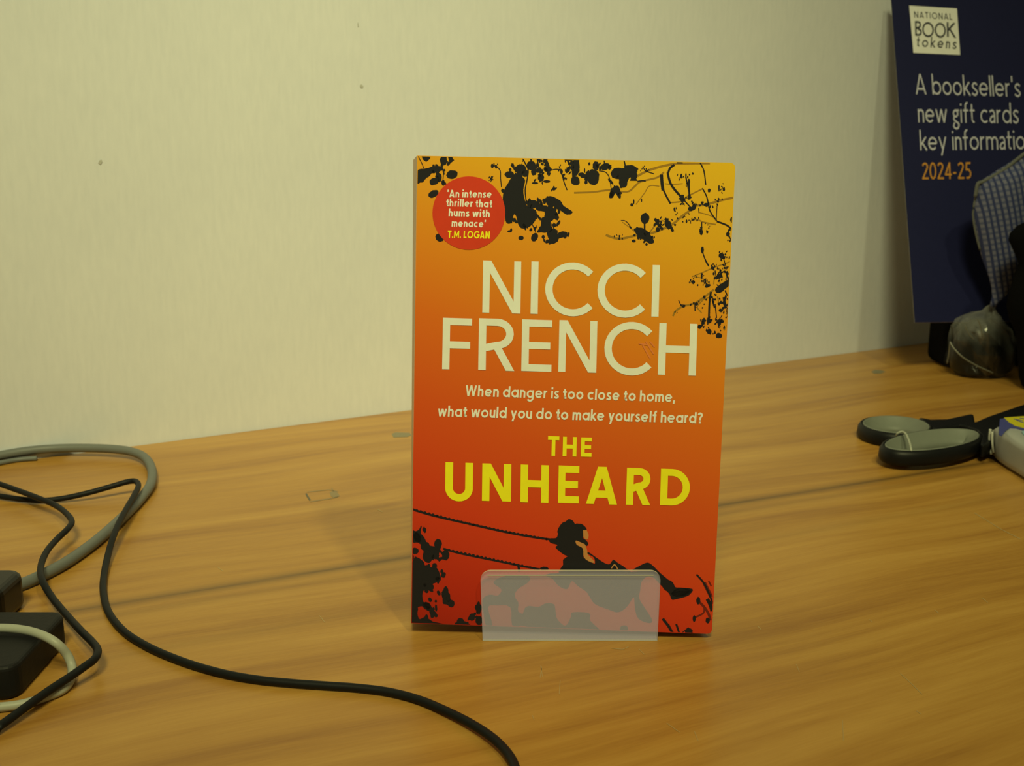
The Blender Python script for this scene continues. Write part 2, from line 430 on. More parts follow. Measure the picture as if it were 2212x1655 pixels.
class Print:
    """flat print on a plane: collects faces given in photo pixels and lays them on the sheet itself"""
    def __init__(s, P, n, off, clip=None): s.P, s.n, s.off, s.clip = P, n, off, clip; s.v = []; s.f = []; s.k = 0
    def put(s, px, faces):
        o = len(s.v)
        off = s.off + (s.k % 9) * 4e-6; s.k += 1
        for u, v in px:
            w = on_plane(u, v, s.P, s.n, off)
            if s.clip: w = s.clip(w, off)
            s.v.append(w)
        for f in faces:
            a, b, c = s.v[o + f[0]], s.v[o + f[1]], s.v[o + f[2]]
            s.f.append(tuple(o + i for i in (f if (b - a).cross(c - a).dot(s.n) > 0 else f[::-1])))
    def poly(s, pts, rnd=False):
        if rnd: pts = [(p.x, p.y) for p in catmull([(a, b, 0) for a, b in pts], 3, True)]
        s.put(pts, tessellate_polygon([[Vector((a, b, 0)) for a, b in pts]]))
    def ell(s, cx, cy, rx, ry, rot=0, jag=0.0):
        n = 18; c, d = math.cos(R(rot)), math.sin(R(rot)); pts = []
        for i in range(n):
            j = 1 + jag * random.uniform(-1, 1)
            x, y = rx * j * math.cos(2 * math.pi * i / n), ry * j * math.sin(2 * math.pi * i / n)
            pts.append((cx + x * c - y * d, cy + x * d + y * c))
        s.put(pts, [tuple(range(n))])
    def line(s, pts, w, sm=True):
        if sm and len(pts) > 2: pts = [(p.x, p.y) for p in catmull([(a, b, 0) for a, b in pts], 4)]
        v, f = ribbon(pts, w); s.put([(p.x, p.y) for p in v], f)
    def letter(s, ch, O, X, U, w, **kw):
        """one glyph filling the box spanned by X (width) and U (cap height), all in photo px"""
        adv, strokes = glyph(ch, w, **kw)
        if ch == 'C': adv = 0.5 + (0.51 - w / 2) * math.cos(R(42)) + w * .35
        O, X, U = Vector(O), Vector(X), Vector(U)
        for st in strokes:
            v, f = ribbon(st, w, True); s.put([tuple(O + X * (p.x / adv) + U * p.y) for p in v], f)
    def text(s, t, O, E, U, w, sp=0.1, wsp=0.30, **kw):
        O, E, U = Vector(O), Vector(E), Vector(U)
        total, lay = 0.0, []
        for i, ch in enumerate(t):
            if ch == ' ': total += wsp - sp; continue
            a, st = glyph(ch, w, **kw)
            lay.append((total, st)); total += a + sp
        total -= sp
        for x, st in lay:
            for q in st:
                v, f = ribbon(q, w, True); s.put([tuple(O + (E - O) * ((x + p.x) / total) + U * p.y) for p in v], f)
    def build(s, name, m, parent, label=None):
        o = mesh(name, s.v, s.f, m, parent)
        if label: o['label'] = label
        return o

def pose(yaw, lean, tilt):
    cy, sy = math.cos(yaw), math.sin(yaw)
    r = Vector((cy, sy, 0)); b = Vector((-sy, cy, 0))
    u = Vector((0, 0, 1)) * math.cos(lean) + b * math.sin(lean)
    return r * math.cos(tilt) - u * math.sin(tilt), u * math.cos(tilt) + r * math.sin(tilt)

# ------------------------------------------------------------------ the paperback
BR_ = Vector((0.085406, 0.439872, 0.0025))
br, bu = pose(R(-2.022), R(5.06), R(1.225))
bn = br.cross(bu).normalized()
if bn.y > 0: bn = -bn
BW, BH, BT = 0.129, 0.198, 0.027
YB = 0.0017
O_ = BR_ - br * BW                                  # bottom-left of the front cover
def bk(x, y, z=0.0): return O_ + br * x + bu * y + bn * z

def cover_material():
    m = bpy.data.materials.new('sunset_printed_card'); m.use_nodes = True
    nt = m.node_tree; N = nt.nodes; L = nt.links; p = N['Principled BSDF']
    uv = N.new('ShaderNodeUVMap'); uv.uv_map = 'map'
    sp = N.new('ShaderNodeSeparateXYZ'); L.new(uv.outputs[0], sp.inputs[0])
    a = N.new('ShaderNodeMath'); a.operation = 'MULTIPLY'; a.inputs[1].default_value = 0.20; L.new(sp.outputs[0], a.inputs[0])
    b = N.new('ShaderNodeMath'); b.operation = 'MULTIPLY_ADD'; b.inputs[1].default_value = 0.80; L.new(sp.outputs[1], b.inputs[0]); L.new(a.outputs[0], b.inputs[2])
    cr = N.new('ShaderNodeValToRGB'); el = cr.color_ramp.elements
    cols = [(0.0, (0.36, 0.015, 0.006)), (0.10, (0.50, 0.026, 0.009)), (0.24, (0.66, 0.050, 0.012)), (0.40, (0.70, 0.095, 0.013)), (0.55, (0.74, 0.160, 0.013)),
            (0.70, (0.77, 0.270, 0.014)), (0.84, (0.78, 0.390, 0.014)), (1.0, (0.80, 0.480, 0.015))]
    el[0].position, el[0].color = cols[0][0], cols[0][1] + (1,)
    el[1].position, el[1].color = 1.0, cols[-1][1] + (1,)
    for q, c in cols[1:-1]:
        e = el.new(q); e.color = c + (1,)
    L.new(b.outputs[0], cr.inputs[0]); L.new(cr.outputs[0], p.inputs['Base Color'])
    p.inputs['Roughness'].default_value = 0.42; p.inputs['Specular IOR Level'].default_value = 0.35
    return m
M_COVER = cover_material()
M_PAPER = mat('yellowed_pages', (0.62, 0.56, 0.42), 0.9, 0.1)
M_SPINE = mat('worn_orange_spine', (0.85, 0.58, 0.33), 0.5)
M_BLACK = mat('black_print', (0.016, 0.016, 0.022), 0.45, 0.25)
M_WHITE = mat('cream_print', (0.90, 0.92, 0.90), 0.45, 0.3)
M_YELL = mat('yellow_print', (1.0, 0.93, 0.018), 0.45, 0.3)
M_RED = mat('red_print', (0.70, 0.050, 0.018), 0.45, 0.3)
M_BROWN = mat('olive_brown_print', (0.36, 0.19, 0.02), 0.45, 0.3)
M_TAN = mat('tan_print', (0.60, 0.26, 0.08), 0.45, 0.3)
M_MAROON = mat('maroon_print', (0.17, 0.020, 0.012), 0.45, 0.3)

book = empty('paperback_book', BR_ - br * BW / 2, 'worn paperback with an orange to red sunset cover, upright in the clear holder', 'book')
# front cover: thin card with rounded outer corners
def cover_outline(n=6, rr=0.0022):
    pts = [(0.0, 0.0)]
    for cx, cy, a0 in ((BW - rr, rr, -90), (BW - rr, BH - rr, 0)):
        pts += [(cx + rr * math.cos(R(a0 + 90 * i / n)), cy + rr * math.sin(R(a0 + 90 * i / n))) for i in range(n + 1)]
    pts += [(0.0, BH)]
    return pts
ol = cover_outline(); n = len(ol)
# grid-free sheet: front ring, back ring
vs = [bk(x, y, 0) for x, y in ol] + [bk(x, y, -0.0004) for x, y in ol]
fs = [tuple(range(n)), tuple(range(2 * n - 1, n - 1, -1))] + [(i, n + i, n + (i + 1) % n, (i + 1) % n) for i in range(n)]
uvs = [(x / BW, y / BH) for x, y in ol] * 2
mesh('front_cover', vs, fs, M_COVER, book, uvs=uvs)
SL = lambda y: -(0.0036 + 0.0012 * y / BH)            # spine roll: back is pushed to the left
def hexa(name, pts, m):
    fs = [(0, 3, 2, 1), (4, 5, 6, 7), (0, 1, 5, 4), (1, 2, 6, 5), (2, 3, 7, 6), (3, 0, 4, 7)]
    return mesh(name, pts, fs, m, book)
hexa('page_block', [bk(0.0006, 0.001, -0.0005), bk(BW - 0.0012, 0.001, -0.0005), bk(BW - 0.0012 + SL(0), 0.0006 + YB, -BT), bk(0.0006 + SL(0), 0.0006 + YB, -BT),
                    bk(0.0006, BH - 0.001, -0.0005), bk(BW - 0.0012, BH - 0.001, -0.0005), bk(BW - 0.0012 + SL(BH), BH - 0.001, -BT), bk(0.0006 + SL(BH), BH - 0.001, -BT)], M_PAPER)
hexa('spine', [bk(-0.0001, 0, -0.0002), bk(0.0005, 0, -0.0004), bk(0.0005 + SL(0), YB, -BT), bk(-0.0001 + SL(0), YB, -BT),
               bk(-0.0001, BH, -0.0002), bk(0.0005, BH, -0.0004), bk(0.0005 + SL(BH), BH, -BT), bk(-0.0001 + SL(BH), BH, -BT)], M_SPINE)
hexa('back_cover', [bk(SL(0), YB, -BT), bk(BW + SL(0) - 0.001, YB, -BT), bk(BW + SL(0) - 0.001, YB, -BT - 0.0004), bk(SL(0), YB, -BT - 0.0004),
                    bk(SL(BH), BH, -BT), bk(BW + SL(BH) - 0.001, BH, -BT), bk(BW + SL(BH) - 0.001, BH, -BT - 0.0004), bk(SL(BH), BH, -BT - 0.0004)], M_SPINE)

def clip_book(p, off):
    q = p - O_
    x = min(max(q.dot(br), 0.0003), BW - 0.0003); y = min(max(q.dot(bu), 0.0003), BH - 0.0003)
    return bk(x, y, off)
def book_print(off): return Print(O_, bn, off, clip_book)
def tr(ox, oy, s):
    def one(x, y): return (ox + x / s, oy + y / s)
    def many(pts): return [one(*p) for p in pts]
    return one, many
# leaves and branches, black
K = book_print(0.00006); BRN = book_print(0.00002); CH = book_print(0.00010); RP = book_print(0.00008)
s = 6.131
def E(dst, t, *es):
    ox, oy, sc = t
    for e in es:
        cx, cy, rx, ry = e[:4]; dst.ell(ox + cx / sc, oy + cy / sc, rx / sc, ry / sc, e[4] if len(e) > 4 else 0, 0.07)
def Pg(dst, t, *ps):
    ox, oy, sc = t
    for p in ps: dst.poly([(ox + x / sc, oy + y / sc) for x, y in p], len(p) > 6)
def Ln(dst, t, *ls):
    ox, oy, sc = t
    kk = 1.5 if dst is BRN else 1.15
    for w, p in ls: dst.line([(ox + x / sc, oy + y / sc) for x, y in p], kk * w / sc)
TA = (880, 320, s)
Pg(K, TA, [(190, 105), (305, 105), (300, 140), (250, 182), (205, 150)], [(445, 80), (520, 85), (525, 180), (510, 220), (450, 238), (430, 160)], [(540, 85), (595, 90), (620, 160), (560, 208)],
   [(125, 310), (180, 275), (240, 275), (360, 235), (440, 245), (440, 300), (370, 310), (290, 340), (250, 400), (190, 440), (125, 468)],
   [(370, 300), (430, 340), (445, 400), (400, 450), (340, 490), (305, 480), (295, 430), (340, 395), (385, 395)])
E(K, TA, (590, 350, 78, 58, -10), (475, 460, 25, 38), (345, 605, 72, 45, -28), (430, 1185, 62, 50, 30), (445, 270, 28, 30))
Ln(K, TA, (9, [(140, 100), (165, 150), (195, 210), (225, 285)]), (9, [(385, 240), (430, 285)]), (16, [(455, 240), (475, 300), (488, 350)]), (10, [(480, 330), (470, 440)]))
# middle cluster
Ln(K, TA, (10, [(1110, 215), (1180, 245), (1230, 300), (1235, 400), (1245, 515)]), (14, [(1520, 120), (1560, 200), (1600, 290), (1585, 420), (1560, 560), (1578, 730)]),
   (14, [(1715, 110), (1738, 250), (1758, 345), (1755, 450)]), (34, [(1815, 130), (1850, 200), (1880, 290)]), (10, [(1880, 300), (1960, 280), (2030, 285)]), (12, [(2010, 240), (2045, 340), (2075, 450), (2115, 555)]),
   (8, [(1100, 450), (1135, 370)]), (10, [(1650, 1000), (1700, 1115)]), (12, [(1370, 220), (1430, 300)]), (20, [(1440, 330), (1400, 400), (1400, 500)]))
E(K, TA, (1125, 235, 20, 28), (1175, 245, 16, 26), (1112, 405, 18, 22), (1350, 350, 62, 46), (1505, 285, 75, 72), (1480, 400, 50, 60), (1640, 230, 62, 58), (1675, 310, 38, 50), (1860, 282, 52, 35),
  (1770, 390, 42, 52), (1690, 462, 42, 13), (1845, 440, 45, 18), (2040, 310, 18, 35), (2140, 150, 62, 22), (1940, 540, 28, 20), (1685, 1180, 45, 62, 30), (1505, 1190, 36, 28), (1375, 1085, 14, 26), (1945, 1020, 30, 26), (1355, 1100, 30, 14))
Pg(K, TA, [(1370, 400), (1440, 340), (1520, 380), (1560, 430), (1535, 560), (1560, 700), (1600, 780), (1700, 820), (1710, 900), (1680, 980), (1600, 1050), (1510, 1060), (1465, 1000), (1440, 900), (1410, 880),
              (1380, 980), (1335, 1000), (1300, 960), (1290, 820), (1262, 700), (1278, 560), (1330, 470)],
   [(1855, 650), (1920, 640), (2030, 700), (2070, 765), (2190, 845), (2120, 882), (2060, 850), (1960, 775), (1930, 790), (2000, 880), (1940, 920), (1880, 940), (1855, 1000), (1900, 1110), (1960, 1150), (2060, 1100), (2120, 1150),
    (2050, 1185), (2005, 1200), (1970, 1250), (1910, 1265), (1865, 1190), (1830, 1090), (1770, 1115), (1715, 1110), (1765, 1030), (1775, 930), (1820, 900), (1815, 800), (1870, 760)])
Ln(K, TA, (70, [(1600, 740), (1680, 730), (1770, 790), (1850, 800)]), (26, [(1700, 870), (1770, 950)]), (14, [(1690, 850), (1740, 925)]))
Ln(K, TA, (40, [(2180, 170), (2200, 300), (2207, 420)]))
# upper right
TB = (1240, 320, s)
Pg(K, TB, [(0, 145), (70, 150), (58, 290), (0, 300)], [(595, 400), (710, 420), (700, 500), (640, 525), (600, 470)], [(780, 330), (842, 432), (740, 430)],
   [(500, 530), (590, 500), (622, 640), (595, 662), (530, 570), (520, 650), (465, 655), (480, 570)], [(790, 1068), (900, 1055), (990, 1120), (1062, 1240), (1000, 1265), (925, 1212), (860, 1195), (825, 1130)])
E(K, TB, (15, 430, 55, 60), (100, 350, 45, 28), (165, 410, 28, 26), (255, 385, 80, 105), (290, 235, 44, 60), (415, 245, 66, 45, -20), (575, 335, 88, 78), (745, 290, 95, 68), (665, 400, 60, 60), (940, 930, 60, 72),
  (1110, 1080, 30, 32), (1240, 1000, 42, 48), (790, 710, 11, 34), (765, 750, 20, 22), (895, 690, 8, 24), (1330, 810, 12, 25), (1700, 1350, 20, 45), (2090, 950, 22, 38), (1920, 530, 10, 45), (1985, 550, 16, 18), (1790, 560, 20, 26),
  (1950, 1415, 36, 26), (1420, 370, 14, 32), (1482, 360, 10, 30), (1522, 450, 16, 40), (1685, 1110, 22, 42), (790, 1230, 28, 20), (2035, 1140, 22, 30), (1765, 1110, 14, 20), (1530, 650, 22, 22), (1440, 680, 36, 30), (1755, 750, 40, 26), (1490, 970, 12, 24))
Ln(K, TB, (14, [(400, 140), (405, 220)]), (16, [(665, 150), (680, 240)]), (10, [(330, 300), (420, 320), (470, 400), (492, 545)]), (16, [(1360, 195), (1440, 195)]), (36, [(1158, 350), (1165, 460), (1178, 560)]), (20, [(1178, 540), (1225, 640), (1278, 735)]),
   (26, [(1240, 320), (1262, 420), (1310, 520), (1440, 670)]), (14, [(1440, 670), (1540, 780)]), (24, [(1250, 320), (1272, 265), (1330, 220)]), (14, [(1670, 195), (1720, 300), (1745, 485)]), (14, [(1700, 530), (1760, 650), (1800, 830), (1890, 960)]),
   (20, [(1890, 970), (2020, 1020), (2095, 1080)]), (22, [(1520, 430), (1525, 560), (1530, 680)]), (28, [(1585, 735), (1600, 790), (1540, 822)]), (14, [(1690, 980), (1690, 1140)]), (9, [(1895, 760), (1885, 940)]), (20, [(935, 980), (935, 1090)]),
   (30, [(1070, 930), (1110, 1000), (1175, 1080)]), (30, [(1205, 930), (1260, 1000), (1312, 1105)]), (8, [(620, 960), (690, 970), (765, 1065)]), (12, [(1700, 1370), (1745, 1500), (1785, 1565)]), (22, [(2050, 1160), (2090, 1215)]),
   (9, [(1975, 1450), (2022, 1595)]), (14, [(2080, 1480), (2080, 1560)]), (10, [(1650, 790), (1655, 860)]), (14, [(840, 440), (900, 430), (950, 435)]), (12, [(600, 1150), (600, 1215)]), (10, [(910, 240), (950, 300), (1060, 340)]), (16, [(1480, 380), (1520, 560)]), (9, [(1540, 960), (1545, 1000)]))
Ln(BRN, TB, (16, [(0, 592), (250, 582), (480, 555), (700, 580), (800, 510), (870, 450), (1020, 410), (1110, 385), (1190, 320)]), (20, [(840, 370), (1000, 290), (1250, 222), (1440, 205), (1800, 200)]),
   (20, [(2115, 655), (1950, 690), (1740, 750), (1620, 762), (1550, 815), (1420, 910), (1330, 990), (1200, 1060), (1040, 1122), (850, 1150), (600, 1200), (420, 1150)]), (12, [(1270, 722), (1420, 705), (1500, 640), (1700, 540)]),
   (12, [(1540, 965), (1620, 942), (1720, 982), (1880, 1012)]), (8, [(820, 745), (930, 600), (1000, 500), (1130, 505)]), (6, [(640, 980), (760, 1070), (850, 1150)]), (8, [(1200, 470), (1300, 480), (1440, 470)]), (8, [(1650, 850), (1820, 900), (1880, 960)]), (12, [(1000, 1120), (1080, 1020), (1160, 960), (1240, 1000)]))
# right margin twigs
TC = (1240, 500, s)
Pg(K, TC, [(1870, 760), (1950, 690), (2020, 650), (2085, 605), (2080, 700), (2000, 760), (1960, 800), (1890, 812)])
E(K, TC, (1920, 600, 50, 26, -20), (1770, 720, 40, 22, -20), (1790, 1185, 34, 30), (1945, 1045, 30, 22), (1710, 1195, 22, 52, 15), (1665, 1262, 28, 28), (1925, 1205, 26, 44), (1790, 1325, 32, 36), (1920, 1380, 42, 36), (1960, 335, 34, 28), (1830, 480, 18, 26),
  (1580, 670, 22, 26), (1690, 590, 12, 40), (1450, 990, 22, 18), (1620, 960, 26, 20), (1960, 1190, 26, 20), (1725, 870, 18, 22), (1850, 560, 14, 20), (2030, 560, 18, 26))
Ln(K, TC, (14, [(1900, 590), (1960, 545), (2005, 530), (2030, 620)]), (10, [(1385, 910), (1415, 975)]), (13, [(1600, 960), (1603, 1055)]), (22, [(1815, 800), (1795, 930), (1785, 1180)]), (16, [(1830, 900), (1860, 1010)]), (12, [(1868, 960), (1888, 1145)]),
   (30, [(1985, 870), (1995, 950), (2010, 1020)]), (10, [(1700, 260), (1735, 360), (1785, 450)]), (9, [(1980, 350), (2012, 465)]), (10, [(1870, 520), (1885, 640)]), (12, [(1740, 640), (1752, 720)]), (14, [(2000, 780), (2030, 850)]), (8, [(1930, 620), (1935, 700)]))
Ln(BRN, TC, (10, [(1560, 600), (1700, 545), (1850, 480), (2070, 400)]), (16, [(1530, 660), (1590, 692)]), (9, [(1590, 600), (1700, 622), (1800, 690)]), (17, [(1310, 1120), (1350, 1050), (1450, 990), (1600, 950), (1750, 850), (1850, 770)]), (12, [(1990, 1310), (2045, 1240)]),
   (10, [(1640, 980), (1720, 900), (1840, 860)]), (9, [(1850, 480), (1860, 560), (1850, 700)]), (10, [(2080, 400), (2085, 560)]), (10, [(1620, 1000), (1690, 1080)]), (10, [(1900, 860), (1920, 960)]))
# lower left bush and swing ropes
TD = (880, 1080, 5.172)
Pg(K, TD, [(50, 340), (90, 350), (130, 330), (150, 290), (160, 300), (150, 370), (190, 420), (230, 500), (300, 520), (340, 540), (380, 530), (340, 570), (335, 620), (360, 650), (345, 680), (300, 640), (250, 702), (200, 690), (170, 640), (180, 560), (130, 480), (50, 470)],
   [(50, 690), (170, 680), (200, 740), (240, 745), (240, 810), (280, 745), (330, 760), (370, 850), (370, 900), (330, 920), (280, 940), (270, 960), (290, 1025), (250, 1020), (210, 990), (170, 1040), (180, 1140), (240, 1150), (280, 1210), (340, 1290), (310, 1310),
    (240, 1240), (180, 1190), (110, 1210), (130, 1330), (190, 1310), (240, 1330), (300, 1370), (350, 1380), (380, 1430), (50, 1420)],
   [(400, 1010), (430, 965), (458, 1005), (462, 1100), (520, 1130), (522, 1180), (490, 1202), (440, 1170), (395, 1150)])
E(K, TD, (85, 570, 42, 36), (342, 492, 42, 56), (428, 615, 42, 60), (350, 1040, 18, 30, -30), (318, 1132, 14, 14), (385, 800, 18, 24), (592, 1372, 45, 50), (722, 1310, 36, 40), (795, 1205, 42, 42), (260, 580, 60, 60), (300, 830, 60, 70), (60, 640, 14, 30), (800, 1350, 40, 50))
Ln(K, TD, (36, [(380, 1440), (560, 1440), (700, 1425), (900, 1440)]))
Ln(RP, TD, (20, [(50, 105), (300, 178), (700, 270), (1100, 360), (1400, 415), (1600, 442)]), (18, [(400, 545), (600, 600), (1000, 682), (1240, 732), (1480, 775)]), (22, [(1240, 740), (1252, 800)]))
E(K, TD, (1530, 768, 48, 22))
E(RP, TD, *[(60 + 1540 * i / 34, 106 + 340 * i / 34 + 22 * math.sin(math.pi * i / 34), 17, 14, 12) for i in range(35)], *[(420 + 1000 * i / 22, 550 + 215 * i / 22, 16, 13, 12) for i in range(23)])
E(K, TD, (110, 420, 40, 60, -20), (200, 520, 50, 50), (265, 600, 74, 62), (120, 745, 76, 60), (215, 790, 60, 64), (130, 860, 70, 60), (235, 905, 60, 62), (85, 985, 45, 120), (100, 1120, 60, 70), (80, 1220, 38, 90), (215, 1185, 50, 40, 45),
  (280, 1265, 42, 30, 50), (75, 1340, 40, 60), (190, 1365, 66, 30), (300, 1405, 70, 26), (140, 1390, 90, 30), (205, 960, 50, 50), (440, 1090, 40, 66), (490, 1165, 36, 34), (430, 1010, 28, 40))
def sprinkle(dst, t, spots):
    ox, oy, sc = t
    for cx, cy, n_, sx, sy, r0 in spots:
        for _ in range(n_):
            a = random.gauss(0, sx); b = random.gauss(0, sy)
            dst.ell(ox + (cx + a) / sc, oy + (cy + b) / sc, r0 * random.uniform(.5, 1.2) / sc, r0 * random.uniform(.8, 2.0) / sc, random.uniform(-40, 40), 0.15)
sprinkle(K, TB, [(1420, 400, 5, 25, 40, 9), (1500, 430, 8, 25, 60, 10), (1525, 600, 7, 18, 60, 10), (1760, 745, 9, 70, 14, 12), (1570, 790, 8, 26, 26, 12), (1110, 1000, 16, 45, 55, 14), (1250, 990, 9, 32, 40, 14), (1960, 540, 7, 35, 35, 8), (1920, 720, 8, 40, 30, 9),
     (2040, 1140, 10, 26, 50, 11), (1440, 925, 10, 60, 22, 9), (1620, 940, 9, 60, 16, 9), (1780, 1040, 7, 50, 26, 8), (1680, 1090, 6, 14, 34, 10), (900, 1130, 9, 60, 40, 16), (600, 1180, 6, 30, 20, 8), (940, 290, 7, 50, 22, 8), (1440, 690, 8, 28, 40, 12), (1970, 1430, 12, 40, 40, 11), (1860, 1560, 8, 40, 24, 9), (2000, 1620, 8, 50, 24, 12), (1340, 800, 4, 12, 16, 7)])
sprinkle(K, TC, [(1930, 600, 16, 55, 40, 12), (1760, 700, 10, 36, 26, 10), (1590, 660, 8, 26, 26, 9), (1700, 600, 7, 40, 26, 8), (1880, 500, 8, 60, 24, 8), (1640, 960, 12, 60, 26, 10), (1460, 985, 7, 36, 12, 9), (1870, 900, 14, 50, 60, 11), (2000, 940, 12, 26, 60, 14), (1790, 1170, 8, 22, 22, 12),
     (1710, 1200, 10, 24, 40, 11), (1930, 1190, 12, 34, 40, 13), (1790, 1325, 7, 20, 22, 11), (1925, 1375, 8, 28, 24, 12), (2040, 1100, 10, 16, 80, 10), (1350, 1060, 4, 20, 16, 6), (1990, 1020, 8, 30, 26, 10)])
sprinkle(K, TA, [(1770, 400, 10, 40, 40, 12), (1500, 200, 8, 40, 50, 9), (1840, 200, 8, 26, 50, 14), (2050, 300, 7, 26, 36, 9), (1150, 240, 6, 26, 20, 9), (1110, 400, 5, 20, 20, 8), (2150, 150, 8, 40, 16, 14), (1940, 530, 7, 30, 16, 10), (480, 440, 6, 26, 26, 12), (1690, 1050, 5, 14, 30, 8), (1940, 1020, 6, 24, 22, 9)])
E(K, TA, (1560, 330, 46, 52), (1440, 450, 76, 80), (1420, 600, 120, 110), (1430, 740, 130, 90), (1650, 755, 64, 44), (1770, 800, 70, 34), (1900, 715, 60, 60), (2000, 760, 74, 48, 30), (2115, 843, 66, 28, 22), (1885, 905, 74, 50), (1850, 1000, 50, 90), (1810, 1070, 70, 50), (1940, 1190, 70, 64),
  (2050, 1140, 72, 36, -8), (1550, 960, 90, 90), (1630, 880, 70, 90), (1350, 900, 46, 90), (1340, 800, 60, 80), (1930, 1120, 50, 60), (330, 290, 90, 40, -12), (240, 330, 90, 60, -20), (180, 400, 56, 56), (360, 440, 60, 44, -20), (420, 390, 36, 60))
E(K, TB, (30, 250, 45, 110), (30, 450, 45, 40), (140, 370, 60, 26), (690, 330, 110, 70), (650, 460, 56, 66), (790, 360, 50, 60), (560, 560, 56, 40), (500, 610, 32, 46), (600, 610, 24, 50), (880, 1110, 70, 44), (960, 1170, 60, 50, 35), (1010, 1225, 50, 34, 30), (1540, 800, 30, 26), (1430, 660, 30, 44))
sprinkle(K, TD, [(300, 560, 10, 50, 50, 22), (330, 640, 6, 30, 26, 20), (300, 830, 10, 46, 60, 24), (220, 950, 8, 50, 40, 22), (440, 1080, 6, 26, 60, 20), (260, 1200, 8, 40, 50, 20), (200, 1380, 8, 80, 16, 16), (160, 420, 6, 30, 40, 18), (620, 1390, 5, 50, 16, 18), (740, 1300, 5, 26, 26, 18), (800, 1200, 5, 16, 30, 22)])
sprinkle(K, TA, [(1290, 680, 5, 16, 90, 22), (1400, 940, 6, 30, 40, 22), (1560, 1030, 6, 50, 20, 22), (1690, 900, 7, 30, 50, 22), (1640, 740, 7, 50, 24, 22), (1850, 720, 7, 40, 40, 24), (1900, 960, 8, 50, 60, 26), (1900, 1180, 8, 50, 40, 24), (2080, 800, 6, 50, 30, 20), (2060, 1140, 5, 40, 16, 20),
     (1700, 200, 8, 50, 50, 22), (1850, 240, 8, 50, 50, 20), (1780, 330, 6, 40, 30, 16), (1420, 300, 7, 50, 50, 20), (2150, 240, 10, 40, 60, 20), (2080, 370, 6, 26, 40, 12), (370, 300, 8, 80, 26, 20), (400, 430, 6, 30, 30, 18), (480, 180, 6, 40, 50, 18)])
sprinkle(K, TB, [(60, 320, 8, 46, 60, 20), (180, 330, 8, 30, 60, 18), (330, 250, 6, 30, 30, 16), (640, 350, 10, 90, 60, 24), (780, 340, 6, 30, 50, 18), (560, 580, 7, 40, 40, 16), (930, 1130, 8, 60, 40, 18), (980, 1200, 6, 40, 30, 16)])
# child on the swing
TE = (1140, 1080, 5.144)
Pg(CH, TE, [(330, 400), (345, 340), (400, 270), (450, 215), (500, 230), (530, 270), (590, 265), (640, 300), (655, 335), (615, 335), (615, 420), (650, 450), (675, 490), (650, 512), (610, 480), (560, 465), (530, 470), (560, 510), (610, 530), (622, 570), (622, 640), (700, 690),
             (745, 710), (735, 640), (668, 600), (675, 580), (760, 640), (850, 700), (910, 715), (950, 665), (1000, 700), (1090, 760), (1110, 830), (400, 830), (388, 730), (440, 650), (440, 625), (390, 600), (310, 530), (330, 500), (250, 475), (240, 430), (310, 425)],
   [(1150, 790), (1230, 740), (1300, 705), (1345, 700), (1400, 740), (1480, 820), (1600, 920), (1640, 970), (1700, 975), (1830, 990), (1812, 1040), (1765, 1072), (1640, 1105), (1600, 1105), (1570, 1040), (1500, 970), (1420, 880), (1380, 830), (1250, 800)])
Pg(K, TE, [(240, 820), (1100, 800), (1380, 810), (1460, 830), (1480, 900), (1350, 850), (1270, 900), (1250, 1000), (1240, 1100), (1300, 1200), (1380, 1330), (1350, 1370), (1230, 1320), (1190, 1200), (1180, 1080), (1130, 1150), (1080, 1210), (1000, 1250), (900, 1220), (750, 1160),
             (690, 1080), (650, 1020), (560, 960), (490, 900), (440, 990), (350, 960), (280, 880)],
   [(-30, 1200), (120, 1190), (200, 1150), (290, 1160), (310, 1250), (330, 1330), (420, 1400), (480, 1300), (500, 1250), (680, 1260), (690, 1340), (760, 1480), (0, 1480)])
E(CH, TE, (445, 355, 112, 118), (560, 345, 80, 84), (430, 455, 115, 72), (500, 550, 112, 84), (500, 700, 108, 96), (600, 745, 120, 60), (1330, 755, 60, 46, 30), (1560, 950, 80, 60, 40), (1700, 1030, 110, 46, -8))
E(K, TE, (1070, 1435, 45, 42), (1895, 1120, 22, 42), (1850, 1320, 18, 36), (2000, 1340, 24, 32), (1790, 1460, 44, 36))
Pg(K, TD, [(960, 920), (1100, 850), (1350, 850), (1350, 920), (1230, 1000), (1200, 1080), (1240, 1150), (1240, 1250), (1330, 1300), (1280, 1400), (1170, 1400), (1150, 1200), (1000, 1180), (900, 1200), (950, 1400), (880, 1420), (850, 1250), (840, 1110), (920, 1060), (1010, 1070), (1050, 1000)])
Ln(K, TE, (18, [(1875, 830), (1960, 930), (2030, 1080), (2055, 1160)]), (26, [(1500, 1320), (1575, 1420), (1615, 1500)]), (20, [(1650, 1380), (1680, 1480)]), (34, [(1995, 1100), (2030, 1170), (2050, 1240)]), (22, [(1480, 1500), (2000, 1500)]), (14, [(1720, 1490), (1790, 1420)]))
MAR = book_print(0.00004)
Ln(MAR, TE, (24, [(1890, 1120), (1960, 1190), (2010, 1270), (2030, 1340)]), (36, [(1960, 920), (2000, 1000), (2040, 1080)]), (16, [(1850, 1310), (1950, 1260), (1960, 1200)]), (22, [(1560, 1380), (1600, 1480)]), (20, [(1780, 1440), (1830, 1500)]), (14, [(2010, 900), (2040, 960)]))
TAN = book_print(0.00015)
Pg(TAN, TE, [(535, 452), (600, 478), (640, 500), (662, 570), (670, 610), (745, 690), (705, 695), (625, 640), (612, 540), (545, 500)], [(615, 335), (655, 335), (678, 390), (672, 440), (640, 440), (618, 410)])
Ln(TAN, TE, (10, [(930, 760), (965, 720), (1000, 770)]))
o = BRN.build('branch_print', M_BROWN, book, 'olive brown printed branches')
